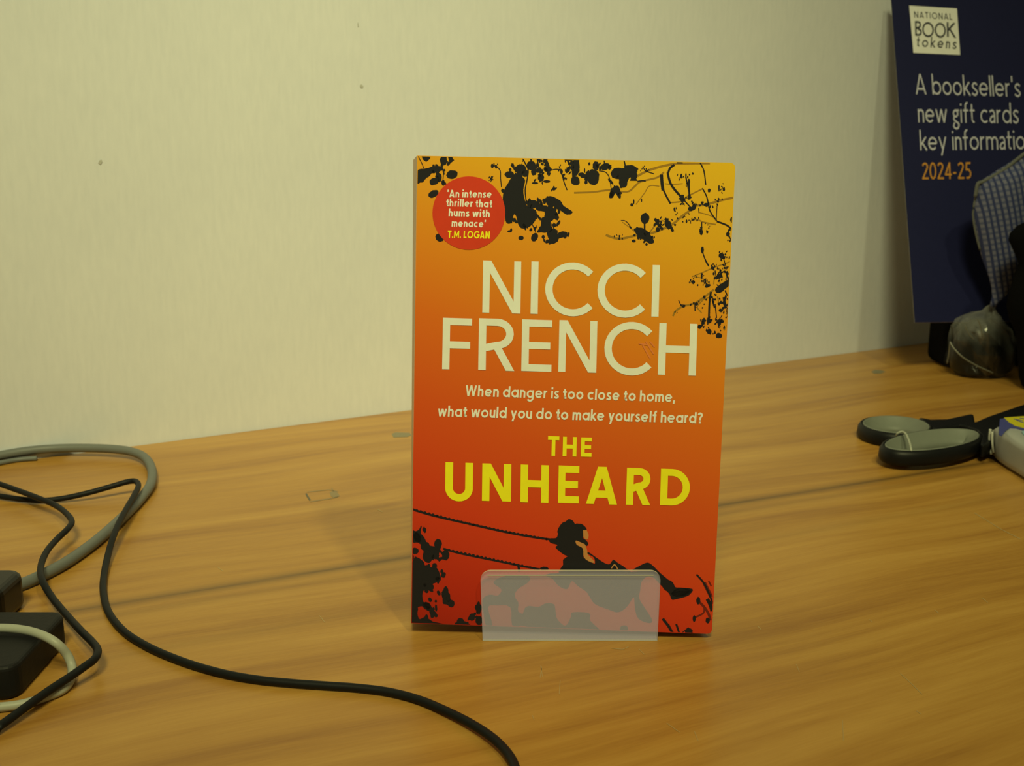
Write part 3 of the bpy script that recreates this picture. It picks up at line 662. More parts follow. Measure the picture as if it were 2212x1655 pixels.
K.build('leaf_print', M_BLACK, book, 'black printed leaves and twigs')
RP.build('rope_print', M_BLACK, book, 'two black printed swing ropes')
CH.build('child_print', M_BLACK, book, 'black printed child leaning back on a swing')
MAR.build('twig_print', M_MAROON, book, 'dark maroon printed twigs')
TAN.build('skin_print', M_TAN, book, 'tan printed highlights on the child')
# round red badge
bd = book_print(0.00012)
bd.put([(1012.8 + 78.6 * math.cos(2 * math.pi * i / 64), 460.4 + 79.4 * math.sin(2 * math.pi * i / 64)) for i in range(64)], [tuple(range(64))])
badge = bd.build('badge', M_RED, book, 'round red badge')
def P1(x, y): return (880 + x / s, 320 + y / s)
b1 = book_print(0.00016)
for t, x0, x1, y0, y1, cap in (("'An intense", 525, 1112, 652, 657, 100), ("thriller that", 512, 1118, 770, 786, 100), ("hums with", 545, 1088, 902, 915, 98), ("menace'", 585, 1032, 1040, 1052, 100)):
    b1.text(t, P1(x0, y0), P1(x1, y1), (1.0, -cap / s), 0.19, 0.15, 0.45)
b1.build('badge_quote', M_WHITE, book, 'cream printed quotation')
b2 = book_print(0.00016)
b2.text("T.M. LOGAN", P1(532, 1188), P1(1088, 1200), (1.0, -16.0), 0.20, 0.13, 0.45)
b2.build('badge_name', M_YELL, book, 'yellow printed name')
# author lettering
a1 = book_print(0.00012)
def big(pr, ch, x0, x1, yt, yb, w, sh, xi=0.0):
    # box from the photograph: baseline-left, width, cap height; baseline falls slightly to the right
    pr.letter(ch, (x0, yb), (x1 - x0, (x1 - x0) * 0.030), (sh, yt - yb), w)
for ch, x0, x1, yt, yb, sh in (('N', 1041.8, 1124.0, 562.5, 675.3, 2.0), ('I', 1146, 1161.5, 564.5, 678, 2.0), ('C', 1178, 1280, 567, 680.0, 2), ('C', 1290.5, 1393, 569.5, 683, 2.5), ('I', 1407, 1422.5, 572.5, 684, 3.0)):
    big(a1, ch, x0, x1, yt, yb, 0.135 if ch != 'I' else 0.135, sh)
a1.build('author_first_name', M_WHITE, book, 'cream printed word NICCI')
a2 = book_print(0.00012)
for ch, x0, x1, yt, yb, sh in (('F', 955, 1018, 686.5, 797.6, 2), ('R', 1033, 1111, 687.5, 799.5, 1.6), ('E', 1126, 1191, 690, 801.5, 2), ('N', 1206, 1288, 691.5, 803, 2.5), ('C', 1305.5, 1407, 695.5, 808, 2.5), ('H', 1421, 1503, 697.5, 809.5, 3.5)):
    big(a2, ch, x0, x1, yt, yb, 0.137, sh)
a2.build('author_last_name', M_WHITE, book, 'cream printed word FRENCH')
tg = book_print(0.00012)
tg.text("When danger is too close to home,", (1005, 855.5), (1458, 869), (1.5, -23.5), 0.175, 0.13, 0.42, xh=0.72)
tg.text("what would you do to make yourself heard?", (945.5, 899.5), (1517, 915), (1.5, -23.5), 0.175, 0.115, 0.42, xh=0.72)
tg.build('tagline', M_WHITE, book, 'two lines of cream printed tagline')
tl = book_print(0.00012)
for ch, x0, x1, yt, yb, sh in (('T', 1183, 1207.3, 942, 984.5, 1.0), ('H', 1215.3, 1245, 943.5, 985.5, 1), ('E', 1254.5, 1277.5, 945, 986.5, 1)):
    big(tl, ch, x0, x1, yt, yb, 0.20, sh)
for ch, x0, x1, yt, yb, sh in (('U', 961.5, 1021, 998.5, 1081.5, 1), ('N', 1041, 1103.5, 1001, 1082, 1), ('H', 1124, 1184.5, 1003.5, 1085, 1), ('E', 1205.5, 1250, 1005.5, 1086.5, 1.5), ('A', 1265.5, 1333, 1007.5, 1088.5, 2), ('R', 1352, 1405, 1010.5, 1090.5, 2.5), ('D', 1425.5, 1489, 1012.5, 1091.5, 2.5)):
    big(tl, ch, x0, x1, yt, yb, 0.19, sh)
tl.build('title', M_YELL, book, 'yellow printed title THE UNHEARD')
# glare on the cover, painted as lighter orange strokes
M_GLARE = mat('painted_glare', (0.80, 0.24, 0.07), 0.7, 0.2)
sc_ = book_print(0.00016)
for a, b in (((1395, 738), (1412, 765)), ((1388, 745), (1405, 775)), ((1404, 738), (1414, 750)), ((1380, 742), (1398, 745))):
    sc_.line([a, b], 3.0, False)
sc_.build('glare_strokes', M_GLARE, book)

# ------------------------------------------------------------------ frosted plastic book holder
def frosted():
    m = bpy.data.materials.new('frosted_plastic'); m.use_nodes = True
    nt = m.node_tree; N = nt.nodes; L = nt.links
    for q in list(N):
        if q.type != 'OUTPUT_MATERIAL': N.remove(q)
    out = [q for q in N if q.type == 'OUTPUT_MATERIAL'][0]
    t = N.new('ShaderNodeBsdfTransparent'); t.inputs[0].default_value = (1, 1, 1, 1)
    d = N.new('ShaderNodeBsdfPrincipled'); d.inputs['Base Color'].default_value = (0.70, 0.69, 0.98, 1); d.inputs['Roughness'].default_value = 0.35
    nz = N.new('ShaderNodeTexNoise'); nz.inputs['Scale'].default_value = 40
    mr = N.new('ShaderNodeMapRange'); mr.inputs[3].default_value = 0.25; mr.inputs[4].default_value = 0.30
    L.new(nz.outputs['Fac'], mr.inputs[0])
    mx = N.new('ShaderNodeMixShader'); L.new(mr.outputs[0], mx.inputs[0]); L.new(t.outputs[0], mx.inputs[1]); L.new(d.outputs[0], mx.inputs[2])
    L.new(mx.outputs[0], out.inputs['Surface'])
    return m
M_FROST = frosted()
M_FEDGE = mat('frosted_plastic_edge', (0.62, 0.60, 0.5), 0.4)
LY = 0.4383
hold = empty('book_holder', (0.025, LY, 0), 'frosted clear plastic holder with a low rounded front lip holding the paperback', 'book holder')
lipn = Vector((0, -math.cos(R(5)), math.sin(R(5)))); lipP = Vector((0, LY, 0))
def lp(u, v, off=0.0): return on_plane(u, v, lipP, lipn, off)
c0, c1 = lp(1041, 1379), lp(1423.5, 1380)
t0, t1 = lp(1038, 1234), lp(1427, 1234)
ex = (t1 - t0).normalized(); hgt = (t0 - c0).length; wid = (t1 - t0).length
ln_u = Vector((0, math.sin(R(5)), math.cos(R(5))))
z_off = 0.0002
base_l = Vector((t0.x, LY, z_off)); 
rr = 0.0042; TH = 0.0013
prof = [(0.0008, 0.0), (wid - 0.0008, 0.0)]
hh_ = (t0.z) / math.cos(R(5))
prof += [(wid - rr + rr * math.cos(R(a)), hh_ - rr + rr * math.sin(R(a))) for a in range(0, 91, 15)]
prof += [(rr + rr * math.cos(R(a)), hh_ - rr + rr * math.sin(R(a))) for a in range(90, 181, 15)]
def lipv(x, y, z): return base_l + Vector((1, 0, 0)) * x + ln_u * y + lipn * z
nn = len(prof)
vs = [lipv(x, y, 0) for x, y in prof] + [lipv(x, y, -TH) for x, y in prof]
fs = [tuple(range(nn)), tuple(range(2 * nn - 1, nn - 1, -1))] + [(i, nn + i, nn + (i + 1) % nn, (i + 1) % nn) for i in range(nn)]
mesh('front_lip', vs, fs, M_FROST, hold, mats=[M_FEDGE], fmat=[0, 0] + [1] * nn)
# shelf under the book and back rest behind it
oriented_box('shelf', Vector((base_l.x + 0.001, LY + TH, z_off)), (wid - 0.002, 0, 0), (0, 0.040, 0), (0, 0, 0.0011), M_FROST, hold)
oriented_box('back_rest', Vector((base_l.x + 0.001, LY + 0.0345, z_off + 0.0011)), (wid - 0.002, 0, 0), (0, 0.0012, 0), Vector((0, 0.016, 0.125)), M_FROST, hold)
M_LINE = mat('plastic_fold_line', (0.55, 0.54, 0.47), 0.4)
oriented_box('fold_ridge', lipv(0.003, hh_ - 0.0022, 0.0001), (wid - 0.006, 0, 0), ln_u * 0.0003, lipn * 0.0001, M_LINE, hold)

# ------------------------------------------------------------------ leaflet leaning by the wall
lr, lu = pose(R(7.366), R(18.927), R(0.518))
lnrm = lr.cross(lu).normalized()
if lnrm.y > 0: lnrm = -lnrm
KK = 1.13
LT = CAM + Vector((0.32408601, 0.9497737, 0.10202708)) * KK
LB = on_plane(1976, 697, LT, lnrm)
leaf = empty('leaflet', LB + lr * 0.1, 'navy blue booklet with white and orange lettering leaning by the wall', 'booklet')
M_NAVY = mat('navy_card', (0.013, 0.015, 0.068), 0.5, 0.12)
M_LPAGE = mat('leaflet_pages', (0.5, 0.5, 0.48), 0.8)
M_LW = mat('pale_leaflet_print', (0.58, 0.58, 0.76), 0.5)
M_LSQ = mat('cream_logo_panel', (0.86, 0.86, 0.92), 0.5)
M_LO = mat('orange_leaflet_print', (0.62, 0.27, 0.03), 0.5)
M_LN = mat('navy_logo_print', (0.035, 0.036, 0.06), 0.5)
oriented_box('cover', LB, lr * 0.210, lu * 0.306, lnrm * -0.0003, M_NAVY, leaf)
oriented_box('inner_pages', LB + lr * 0.0004 - lnrm * 0.0004, lr * 0.209, lu * 0.305, lnrm * -0.0012, M_LPAGE, leaf)
def leaf_print(off): return Print(LT, lnrm, off)
def P7(x, y): return (1900 + x / 7.074, y / 7.074)
def P8(x, y): return (1900 + x / 7.074, 230 + y / 7.074)
lg = leaf_print(0.0003)
lg.poly([P7(452, 84), P7(1182, 130), P7(1232, 838), P7(517, 808)])
lgo = lg.build('logo_square', M_LSQ, leaf, 'pale square logo panel')
l2 = leaf_print(0.0005)
l2.text("NATIONAL", P7(532, 268), P7(1115, 305), (-1, -13.5), 0.13, 0.26)
l2.text("tokens", P7(562, 708), P7(1172, 748), (1.5, -22), 0.13, 0.30, xh=0.68, gill=True)
for ch, x0, x1, y0, y1 in (('B', 545, 640, 545, 550), ('O', 655, 832, 562, 570), ('O', 845, 1015, 572, 578), ('K', 1030, 1155, 562, 578)):
    a, b = P7(x0, y0), P7(x1, y1); l2.letter(ch, a, (b[0] - a[0], b[1] - a[1]), (-0.6, -32), 0.13)
l2.build('logo_text', M_LN, leaf, 'dark logo words NATIONAL BOOK tokens')
l3 = leaf_print(0.0003)
l3.text("A bookseller's", P7(555, 1440), P7(2160, 1482), (-3, -44), 0.096, 0.115, 0.46, xh=0.66, gill=True)
l3.text("new gift cards", P8(592, 244), P8(2130, 258), (-2, -44), 0.096, 0.115, 0.44, xh=0.66, gill=True)
l3.text("key information", P8(622, 668), P8(2345, 655), (-2, -43), 0.096, 0.115, 0.44, xh=0.66, gill=True)
l3.build('heading', M_LW, leaf, 'white printed heading in three lines')
l4 = leaf_print(0.0003)
l4.text("2024-25", P8(655, 1113), P8(1405, 1106), (-1.2, -36), 0.11, 0.10)
l4.build('year', M_LO, leaf, 'orange printed 2024-25')

# ------------------------------------------------------------------ lofted soft shapes
def loft(name, rings, m, parent=None, loc=None, close=True, uv=None, caps=True):
    nR, nS = len(rings), len(rings[0])
    vs = [p for r_ in rings for p in r_]; fs = []
    for i in range(nR - 1):
        for k in range(nS):
            fs.append((i * nS + k, i * nS + (k + 1) % nS, (i + 1) * nS + (k + 1) % nS, (i + 1) * nS + k))
    if caps:
        fs.append(tuple(range(nS - 1, -1, -1))); fs.append(tuple((nR - 1) * nS + k for k in range(nS)))
    return mesh(name, vs, fs, m, parent, smooth=True, loc=loc, uvs=uv)

def check_cloth():
    m = bpy.data.materials.new('blue_check_cotton'); m.use_nodes = True
    nt = m.node_tree; N = nt.nodes; L = nt.links; p = N['Principled BSDF']
    uv = N.new('ShaderNodeUVMap'); uv.uv_map = 'map'
    sp = N.new('ShaderNodeSeparateXYZ'); L.new(uv.outputs[0], sp.inputs[0])
    def stripe(src, pitch, duty):
        a = N.new('ShaderNodeMath'); a.operation = 'DIVIDE'; a.inputs[1].default_value = pitch; L.new(src, a.inputs[0])
        b = N.new('ShaderNodeMath'); b.operation = 'FRACT'; L.new(a.outputs[0], b.inputs[0])
        c = N.new('ShaderNodeMath'); c.operation = 'LESS_THAN'; c.inputs[1].default_value = duty; L.new(b.outputs[0], c.inputs[0])
        return c.outputs[0]
    s1, s2 = stripe(sp.outputs[0], 0.0050, 0.42), stripe(sp.outputs[1], 0.0050, 0.42)
    m1 = N.new('ShaderNodeMix'); m1.data_type = 'RGBA'; L.new(s2, m1.inputs[0]); m1.inputs[6].default_value = (0.150, 0.155, 0.26, 1); m1.inputs[7].default_value = (0.075, 0.088, 0.20, 1)
    m2 = N.new('ShaderNodeMix'); m2.data_type = 'RGBA'; L.new(s1, m2.inputs[0]); L.new(m1.outputs[2], m2.inputs[6]); m2.inputs[7].default_value = (0.022, 0.032, 0.13, 1)
    L.new(m2.outputs[2], p.inputs['Base Color']); p.inputs['Roughness'].default_value = 0.85
    return m
M_CHECK = check_cloth()
M_HEM = mat('grey_cloth_hem', (0.12, 0.125, 0.13), 0.8, bump=0.3)
CY = 0.965
prof_c = [(664, 2138, 2150), (652, 2140, 2158), (640, 2143, 2172), (622, 2142, 2186), (600, 2137, 2198), (560, 2122, 2216), (500, 2107, 2234), (462, 2101, 2246), (425, 2106, 2256), (396, 2112, 2262), (372, 2148, 2268), (352, 2180, 2272), (330, 2212, 2278), (305, 2245, 2284)]
rings, uvc = [], []
NS = 64
for j, (v, l, r_) in enumerate(prof_c):
    pl, pr = at_depth(l, v, CY), at_depth(r_, v, CY)
    c = (pl + pr) / 2; rx = (pr - pl).length / 2
    ring = []
    for k in range(NS):
        th = 2 * math.pi * k / NS
        fold = 1 + 0.07 * math.sin(7 * th + v * 0.02) * min(1, (700 - v) / 150 + 0.2)
        x = rx * math.cos(th); y = -min(rx * 0.42, 0.024) * math.sin(th) * fold
        if abs(math.cos(th)) > 0.999: fold = 1
        ring.append(Vector((c.x + x, CY + y, c.z)))
        uvc.append((c.x + x + 0.30 * c.z, c.z * 1.0 - 0.2 * (c.x + x)))
    rings.append(ring)
cloth = empty('cloth_bundle', (rings[0][0] + rings[0][NS // 2]) / 2, 'blue and white checked cloth narrowing to a twisted neck, hanging before the navy booklet', 'cloth')
loft('cloth', rings, M_CHECK, cloth, uv=uvc)
edge = [at_depth(u, v, CY - 0.004) for v, u in ((425, 2107), (398, 2112), (393, 2122), (378, 2150), (360, 2178), (342, 2200), (325, 2222), (305, 2245))]
tube('hem', edge, 0.0016, M_HEM, cloth, seg=8, sub=5)
tube('hem', [at_depth(u, v, CY - 0.001) for v, u in ((396, 2112), (425, 2107), (462, 2102), (500, 2107), (540, 2117))], 0.0009, M_HEM, cloth, seg=8, sub=5)

# clear plastic over a black lump
def clearwrap():
    m = bpy.data.materials.new('crinkled_clear_film'); m.use_nodes = True
    nt = m.node_tree; N = nt.nodes; L = nt.links
    for q in list(N):
        if q.type != 'OUTPUT_MATERIAL': N.remove(q)
    out = [q for q in N if q.type == 'OUTPUT_MATERIAL'][0]
    tc = N.new('ShaderNodeTexCoord')
    mp = N.new('ShaderNodeMapping'); mp.inputs['Scale'].default_value = (60, 60, 22); mp.inputs['Rotation'].default_value = (0, R(35), R(20)); L.new(tc.outputs['Object'], mp.inputs[0])
    nz = N.new('ShaderNodeTexNoise'); nz.inputs['Scale'].default_value = 1; nz.inputs['Detail'].default_value = 3; nz.inputs['Distortion'].default_value = 1.6; L.new(mp.outputs[0], nz.inputs['Vector'])
    b = N.new('ShaderNodeBump'); b.inputs['Strength'].default_value = 0.6; b.inputs['Distance'].default_value = 0.002; L.new(nz.outputs['Fac'], b.inputs['Height'])
    t = N.new('ShaderNodeBsdfTransparent')
    g = N.new('ShaderNodeBsdfGlossy'); g.inputs['Roughness'].default_value = 0.18; g.inputs[0].default_value = (0.9, 0.9, 0.9, 1); L.new(b.outputs[0], g.inputs['Normal'])
    d = N.new('ShaderNodeBsdfDiffuse'); d.inputs[0].default_value = (0.5, 0.5, 0.48, 1)
    sp = N.new('ShaderNodeSeparateXYZ'); L.new(tc.outputs['Object'], sp.inputs[0])
    mr = N.new('ShaderNodeMapRange'); mr.inputs[1].default_value = 0.030; mr.inputs[2].default_value = 0.050; mr.inputs[3].default_value = 0.006; mr.inputs[4].default_value = 0.24; L.new(sp.outputs['Z'], mr.inputs[0])
    m1 = N.new('ShaderNodeMixShader'); L.new(mr.outputs[0], m1.inputs[0]); L.new(t.outputs[0], m1.inputs[1]); L.new(d.outputs[0], m1.inputs[2])
    fr = N.new('ShaderNodeMapRange'); fr.inputs[1].default_value = 0.45; fr.inputs[2].default_value = 0.75; fr.inputs[3].default_value = 0.01; fr.inputs[4].default_value = 0.12; L.new(nz.outputs['Fac'], fr.inputs[0])
    m2 = N.new('ShaderNodeMixShader'); L.new(fr.outputs[0], m2.inputs[0]); L.new(m1.outputs[0], m2.inputs[1]); L.new(g.outputs[0], m2.inputs[2])
    L.new(m2.outputs[0], out.inputs['Surface'])
    return m
M_FILM = clearwrap()
M_DARK = mat('black_fabric', (0.004, 0.004, 0.005), 0.9, 0.05, bump=0.6, bscale=300)
M_DARKG = mat('black_gloss', (0.005, 0.005, 0.005), 0.35, 0.3, bump=0.3, bscale=60)
WY = 0.975
def blob_rings(prof, y, depth, ns=40, wob=0.04, ph=0.0, jit=0.0):
    out = []
    for v, l, r_ in prof:
        pl, pr = at_depth(l, v, y), at_depth(r_, v, y)
        c = (pl + pr) / 2; rx = (pr - pl).length / 2
        z = max(c.z, 0.0004)
        ring = []
        for k in range(ns):
            t = 2 * math.pi * k / ns; j = 1 + jit * random.uniform(-1, 0.6)
            ring.append(Vector((c.x + rx * math.cos(t) * j, y - depth * min(1, rx / 0.026) * math.sin(t) * j * (1 + wob * math.sin(5 * t + v * .05 + ph)), max(0.0004, z + jit * 0.012 * random.uniform(-1, 1)))))
        out.append(ring)
    return out
wrap = empty('wrapped_bundle', (at_depth(2120, 800, WY).x, WY, 0), 'small rounded black object bunched up in shiny clear plastic on the desk near the wall', 'bundle')
loft('black_filling', blob_rings([(806, 2062, 2170), (796, 2054, 2184), (775, 2052, 2190), (750, 2056, 2188), (725, 2066, 2176), (706, 2078, 2164), (692, 2096, 2146)], WY, 0.020, ns=24, jit=0.06), M_DARKG, wrap)
loft('clear_film', blob_rings([(808, 2056, 2176), (800, 2048, 2192), (780, 2045, 2199), (755, 2047, 2200), (730, 2051, 2192), (708, 2058, 2180), (694, 2068, 2168), (684, 2082, 2160), (678, 2100, 2154), (672, 2120, 2150), (665, 2130, 2150), (660, 2138, 2150)], WY, 0.0235, ns=22, wob=0.10, ph=1.0, jit=0.10), M_FILM, wrap)
for p_ in bpy.data.objects['clear_film'].data.polygons: p_.use_smooth = False
M_FOLD = mat('plastic_fold', (0.16, 0.155, 0.13), 0.3, 0.6)
for pts, rad in (([(2052, 738), (2060, 752), (2080, 772), (2110, 790), (2145, 806)], 0.0007), ([(2046, 785), (2050, 760), (2052, 742)], 0.0006), ([(2112, 690), (2118, 705), (2122, 728)], 0.0005), ([(2084, 702), (2092, 720), (2104, 733)], 0.0004)):
    tube('film_fold', [at_depth(u, v, WY - 0.0235 * math.sqrt(max(0.05, 1 - ((u - 2122) / 80.0) ** 2)) - 0.0006) for u, v in pts], rad, M_FOLD, wrap, seg=6, sub=5)

# black fabric bag at the far right
bagc = at_depth(2290, 800, 0.918)
bag = empty('fabric_bag', (bagc.x, 0.918, 0), 'black soft bag slumped at the right edge behind the plastic wrapped bundle', 'bag')
br_ = []
for v, l, r_, dp in ((836, 2212, 2560, 0.05), (815, 2206, 2570, 0.055), (760, 2204, 2575, 0.055), (720, 2198, 2575, 0.052), (690, 2184, 2575, 0.05), (660, 2178, 2575, 0.05), (630, 2184, 2570, 0.045), (595, 2194, 2568, 0.042), (570, 2204, 2565, 0.042), (550, 2196, 2560, 0.04), (520, 2182, 2560, 0.04), (505, 2184, 2555, 0.036), (488, 2200, 2540, 0.03), (470, 2235, 2500, 0.018)):
    y = 0.918
    pl, pr = at_depth(l, v, y), at_depth(r_, v, y); c = (pl + pr) / 2; rx = (pr - pl).length / 2
    z = max(c.z, 0.0004)
    br_.append([Vector((c.x + rx * math.copysign(abs(math.cos(t)) ** 0.7, math.cos(t)), y - dp * 0.36 * math.copysign(abs(math.sin(t)) ** 0.6, math.sin(t)) * (1 + .08 * math.sin(3 * t + v * .03)), z)) for t in [2 * math.pi * k / 48 for k in range(48)]])
loft('bag_body', br_, M_DARK, bag)
hp = [at_depth(u, v, 0.918) for u, v in ((2300, 470), (2310, 380), (2370, 330), (2430, 380), (2440, 470))]
tube('handle', hp, 0.004, M_DARK, bag)
# folded flap of the bag lying towards the wall, carrying the booklet
fl0 = at_depth(2045, 716, 1.02)
oriented_box('flap', (LB.x + 0.040, LB.y + 0.026, 0.0004), (0.19, 0.02, 0), (-0.002, 0.045, 0), (0, 0, LB.z - 0.002), M_DARK, bag, bevel=0.008)

# little pale clip between leaflet and bundle
M_PALE = mat('pale_plastic', (0.45, 0.42, 0.30), 0.4)
clip = empty('plastic_clip', ground(2032, 778), 'tiny pale plastic peg leaning under the navy booklet beside the wrapped bundle', 'peg')
p0 = ground(2031, 776, 0.002)
tube('stem', [ground(2014, 744, 0.012), ground(2020, 753, 0.009), ground(2026, 763, 0.0055)], 0.0008, M_PALE, clip, seg=10)
tube('tip', [ground(2024, 760, 0.006), ground(2028, 768, 0.004), p0], 0.0021, M_PALE, clip, seg=10, taper=lambda t: 1 - 0.55 * t * t)

# ------------------------------------------------------------------ scissors
M_RUB = mat('black_handle_plastic', (0.005, 0.0055, 0.007), 0.45, 0.22)
M_LIN = mat('grey_soft_grip', (0.175, 0.19, 0.165), 0.55, 0.4)
M_STEEL = mat('steel_blade', (0.6, 0.6, 0.6), 0.25, metal=1.0)
sci = empty('scissors', ground(2010, 990), 'black handled scissors with grey lined loops, left of the white packet', 'scissors')
HZ = 0.0105
def img_ell(cx, cy, ax, slope, ay, skew, z, n=56):
    return [ground(cx + ax * math.cos(t) + skew * math.sin(t), cy + ax * slope * math.cos(t) - ay * math.sin(t), z) for t in [2 * math.pi * k / n for k in range(n)]]
def offset(path, d):
    out = []; n = len(path); c = sum(path, Vector()) / n
    for i in range(n):
        t = (path[(i + 1) % n] - path[i - 1]).normalized(); nn_ = Vector((-t.y, t.x, 0))
        if nn_.dot(path[i] - c) < 0: nn_ = -nn_
        out.append(path[i] + nn_ * d)
    return out
def band(name, hole, rows, m, parent):
    """closed band: rows = (outward offset, z)"""
    rings = []
    for d, z in rows:
        rings.append([Vector((p.x, p.y, z)) for p in offset(hole, d)])
    rings.append(rings[0])
    vs = [p for r_ in rings[:-1] for p in r_]; n = len(hole); R_ = len(rows); fs = []
    for i in range(R_):
        j = (i + 1) % R_
        for k in range(n):
            fs.append((i * n + k, i * n + (k + 1) % n, j * n + (k + 1) % n, j * n + k))
    me = mesh(name, vs, fs, m, parent, smooth=True)
    bm = bmesh.new(); bm.from_mesh(me.data); bmesh.ops.recalc_face_normals(bm, faces=bm.faces); bm.to_mesh(me.data); bm.free()
    return me
for nm, hole, arm, zz, lab in (('handle', img_ell(1936, 916.5, 67.5, 0.03, 17.5, -9, HZ), [(1985, 901), (2010, 906), (2045, 905), (2098, 893.5), (2104, 896), (2107, 914), (2085, 919), (2050, 921), (2022, 928), (2006, 922)], 0.0, 'rear'),
                          ('handle', img_ell(2013.5, 949, 93, -0.045, 22, 30, HZ + 0.003), [(2070, 917), (2108, 911), (2124, 904), (2136, 899), (2212, 873), (2300, 846), (2310, 880), (2212, 922), (2150, 950), (2126, 962), (2118, 960), (2121, 940), (2110, 928), (2090, 921)], 0.003, 'front')):
    h_ = band(nm, hole, [(0.0009, zz + 0.0004), (0.0009, zz + HZ - 0.0012), (0.0020, zz + HZ - 0.0002), (0.0032, zz + HZ - 0.0006), (0.0046, zz + HZ - 0.0028), (0.0050, zz + 0.0030), (0.0042, zz + 0.0008), (0.0028, zz + 0.0001)], M_RUB, sci)
    band('grip_lining', hole, [(q_, z_ + zz) for q_, z_ in ((-0.0125, 0.0006), (-0.0055, HZ * 0.45), (-0.0012, HZ * 0.8), (0.0, HZ - 0.0005), (0.0007, HZ + 0.0002), (0.0013, HZ - 0.0003), (0.0013, 0.0006))], M_LIN, h_)
    prism('shank', [ground(u, v, zz + HZ - 0.001) for u, v in arm], 0.0008 + zz, zz + HZ - 0.0008, M_RUB, sci, bevel=0.0016)
pv = ground(2305, 862, 0.005)
bd_ = Vector((0.93, 0.36, 0)).normalized(); bpn = Vector((-bd_.y, bd_.x, 0))
prism('blade', [pv - bpn * 0.006 - bd_ * 0.01, pv + bpn * 0.006 - bd_ * 0.01, pv + bpn * 0.006 + bd_ * 0.05, pv - bpn * 0.002 + bd_ * 0.085], 0.0035, 0.005, M_STEEL, sci)
prism('blade', [pv - bpn * 0.007 - bd_ * 0.01, pv + bpn * 0.005 - bd_ * 0.01, pv + bpn * 0.001 + bd_ * 0.085, pv - bpn * 0.006 + bd_ * 0.05], 0.0052, 0.0067, M_STEEL, sci)
M_TIE = mat('white_nylon', (0.42, 0.44, 0.38), 0.4)
tube('tag_loop', [ground(u, v, z + .003) for u, v, z in ((1941, 948, .006), (1937, 941, .010), (1941, 935, .0125), (1950, 933, .0135), (1957, 938, .0135), (1962, 948, .0128), (1966, 960, .0120), (1968, 970, .0112), (1968.5, 976, .0095))], 0.00075, M_TIE, sci, seg=8, label=None)

# ------------------------------------------------------------------ tissue packet
M_PACK = mat('translucent_white_wrapper', (0.40, 0.41, 0.42), 0.35, 0.5, bump=0.4, bscale=90)
M_PACKW = mat('bright_wrapper_end', (0.55, 0.55, 0.50), 0.3, 0.6, bump=0.8, bscale=120)
M_PBLUE = mat('blue_wrapper_print', (0.065, 0.075, 0.30), 0.4)
M_PYEL = mat('yellow_wrapper_print', (0.66, 0.58, 0.02), 0.4)
M_PCY = mat('pale_blue_wrapper_print', (0.30, 0.50, 0.60), 0.4)
C0 = ground(2128, 986); C1 = ground(2212, 1040)
e1 = (C1 - C0).normalized(); e2 = Vector((-e1.y, e1.x, 0))
PH = 0.0235
pack = empty('tissue_packet', C0 + e1 * 0.05 + e2 * 0.03, 'white plastic wrapped packet with blue and yellow print, lying right of the scissors handles', 'packet')
def pk(a, b, z): return C0 + e1 * a + e2 * b + Vector((0, 0, z))
vs, fs = [], []
nx, ny, nz_ = 14, 9, 6
PL, PWd = 0.115, 0.055
bm = bmesh.new()
bmesh.ops.create_cube(bm, size=1.0)
bmesh.ops.subdivide_edges(bm, edges=bm.edges[:], cuts=7, use_grid_fill=True)
for v_ in bm.verts:
    x, y, z = v_.co * 2
    rx, ry, rz = [abs(c) for c in (x, y, z)]
    k = (max(rx, ry, rz)) / max(1e-6, (rx ** 9 + ry ** 9 + rz ** 9) ** (1 / 9))
    x, y, z = x * k, y * k, z * k
    z *= 1.0 + 0.02 * math.sin(9 * x) * math.cos(7 * y)
    v_.co = pk((x + 1) / 2 * PL, (y + 1) / 2 * PWd, max(0.0003, (z + 1) / 2 * PH)) - Vector(pack.location)
me = bpy.data.meshes.new('wrapper'); bm.to_mesh(me); bm.free(); me.materials.append(M_PACK)
me.polygons.foreach_set('use_smooth', [True] * len(me.polygons))
me.materials.append(M_PACKW)
for p_ in me.polygons:
    q_ = Vector(p_.center) + Vector(pack.location) - C0
    if q_.dot(e1) < 0.0085: p_.material_index = 1
ob = bpy.data.objects.new('wrapper', me); COL.objects.link(ob); ob.parent = pack
def patch(name, poly, m, z, lab=None, grid=None):
    pts = [ground(u, v, z) for u, v in poly]
    n_ = len(pts)
    vs = pts + [p - Vector((0, 0, 0.0006)) for p in pts]
    tri = tessellate_polygon([pts])
    fs = []
    for t in tri:
        a, b, c = [pts[i] for i in t]; fs.append(tuple(t) if (b - a).cross(c - a).z > 0 else tuple(t[::-1]))
    fs += [(i, (i + 1) % n_, n_ + (i + 1) % n_, n_ + i) for i in range(n_)]
    o = mesh(name, vs, fs, m, pack)
    if lab: o['label'] = lab
patch('blue_print', [(2160, 905), (2175, 903), (2262, 900), (2275, 925), (2240, 945), (2212, 930), (2195, 925), (2182, 924), (2172, 930), (2164, 941), (2157, 938)], M_PBLUE, PH + 0.0003, 'blue printed shape')
patch('yellow_print', [(2169, 902), (2212, 899), (2255, 897), (2255, 918), (2212, 924), (2192, 919), (2180, 912)], M_PYEL, PH + 0.0006, 'yellow printed shape')
patch('pale_blue_print', [(2207, 932), (2222, 926), (2240, 936), (2225, 944), (2212, 939)], M_PCY, PH + 0.0008, 'pale blue printed shape')
for a, b, w_ in (((2190, 905), (2210, 909), 1.2), ((2196, 908), (2212, 913), 1.2), ((2203, 903), (2216, 905), 1.0)):
    for q in stroke_px([a, b], w_): patch('print_stroke', q, M_PBLUE, PH + 0.0008)
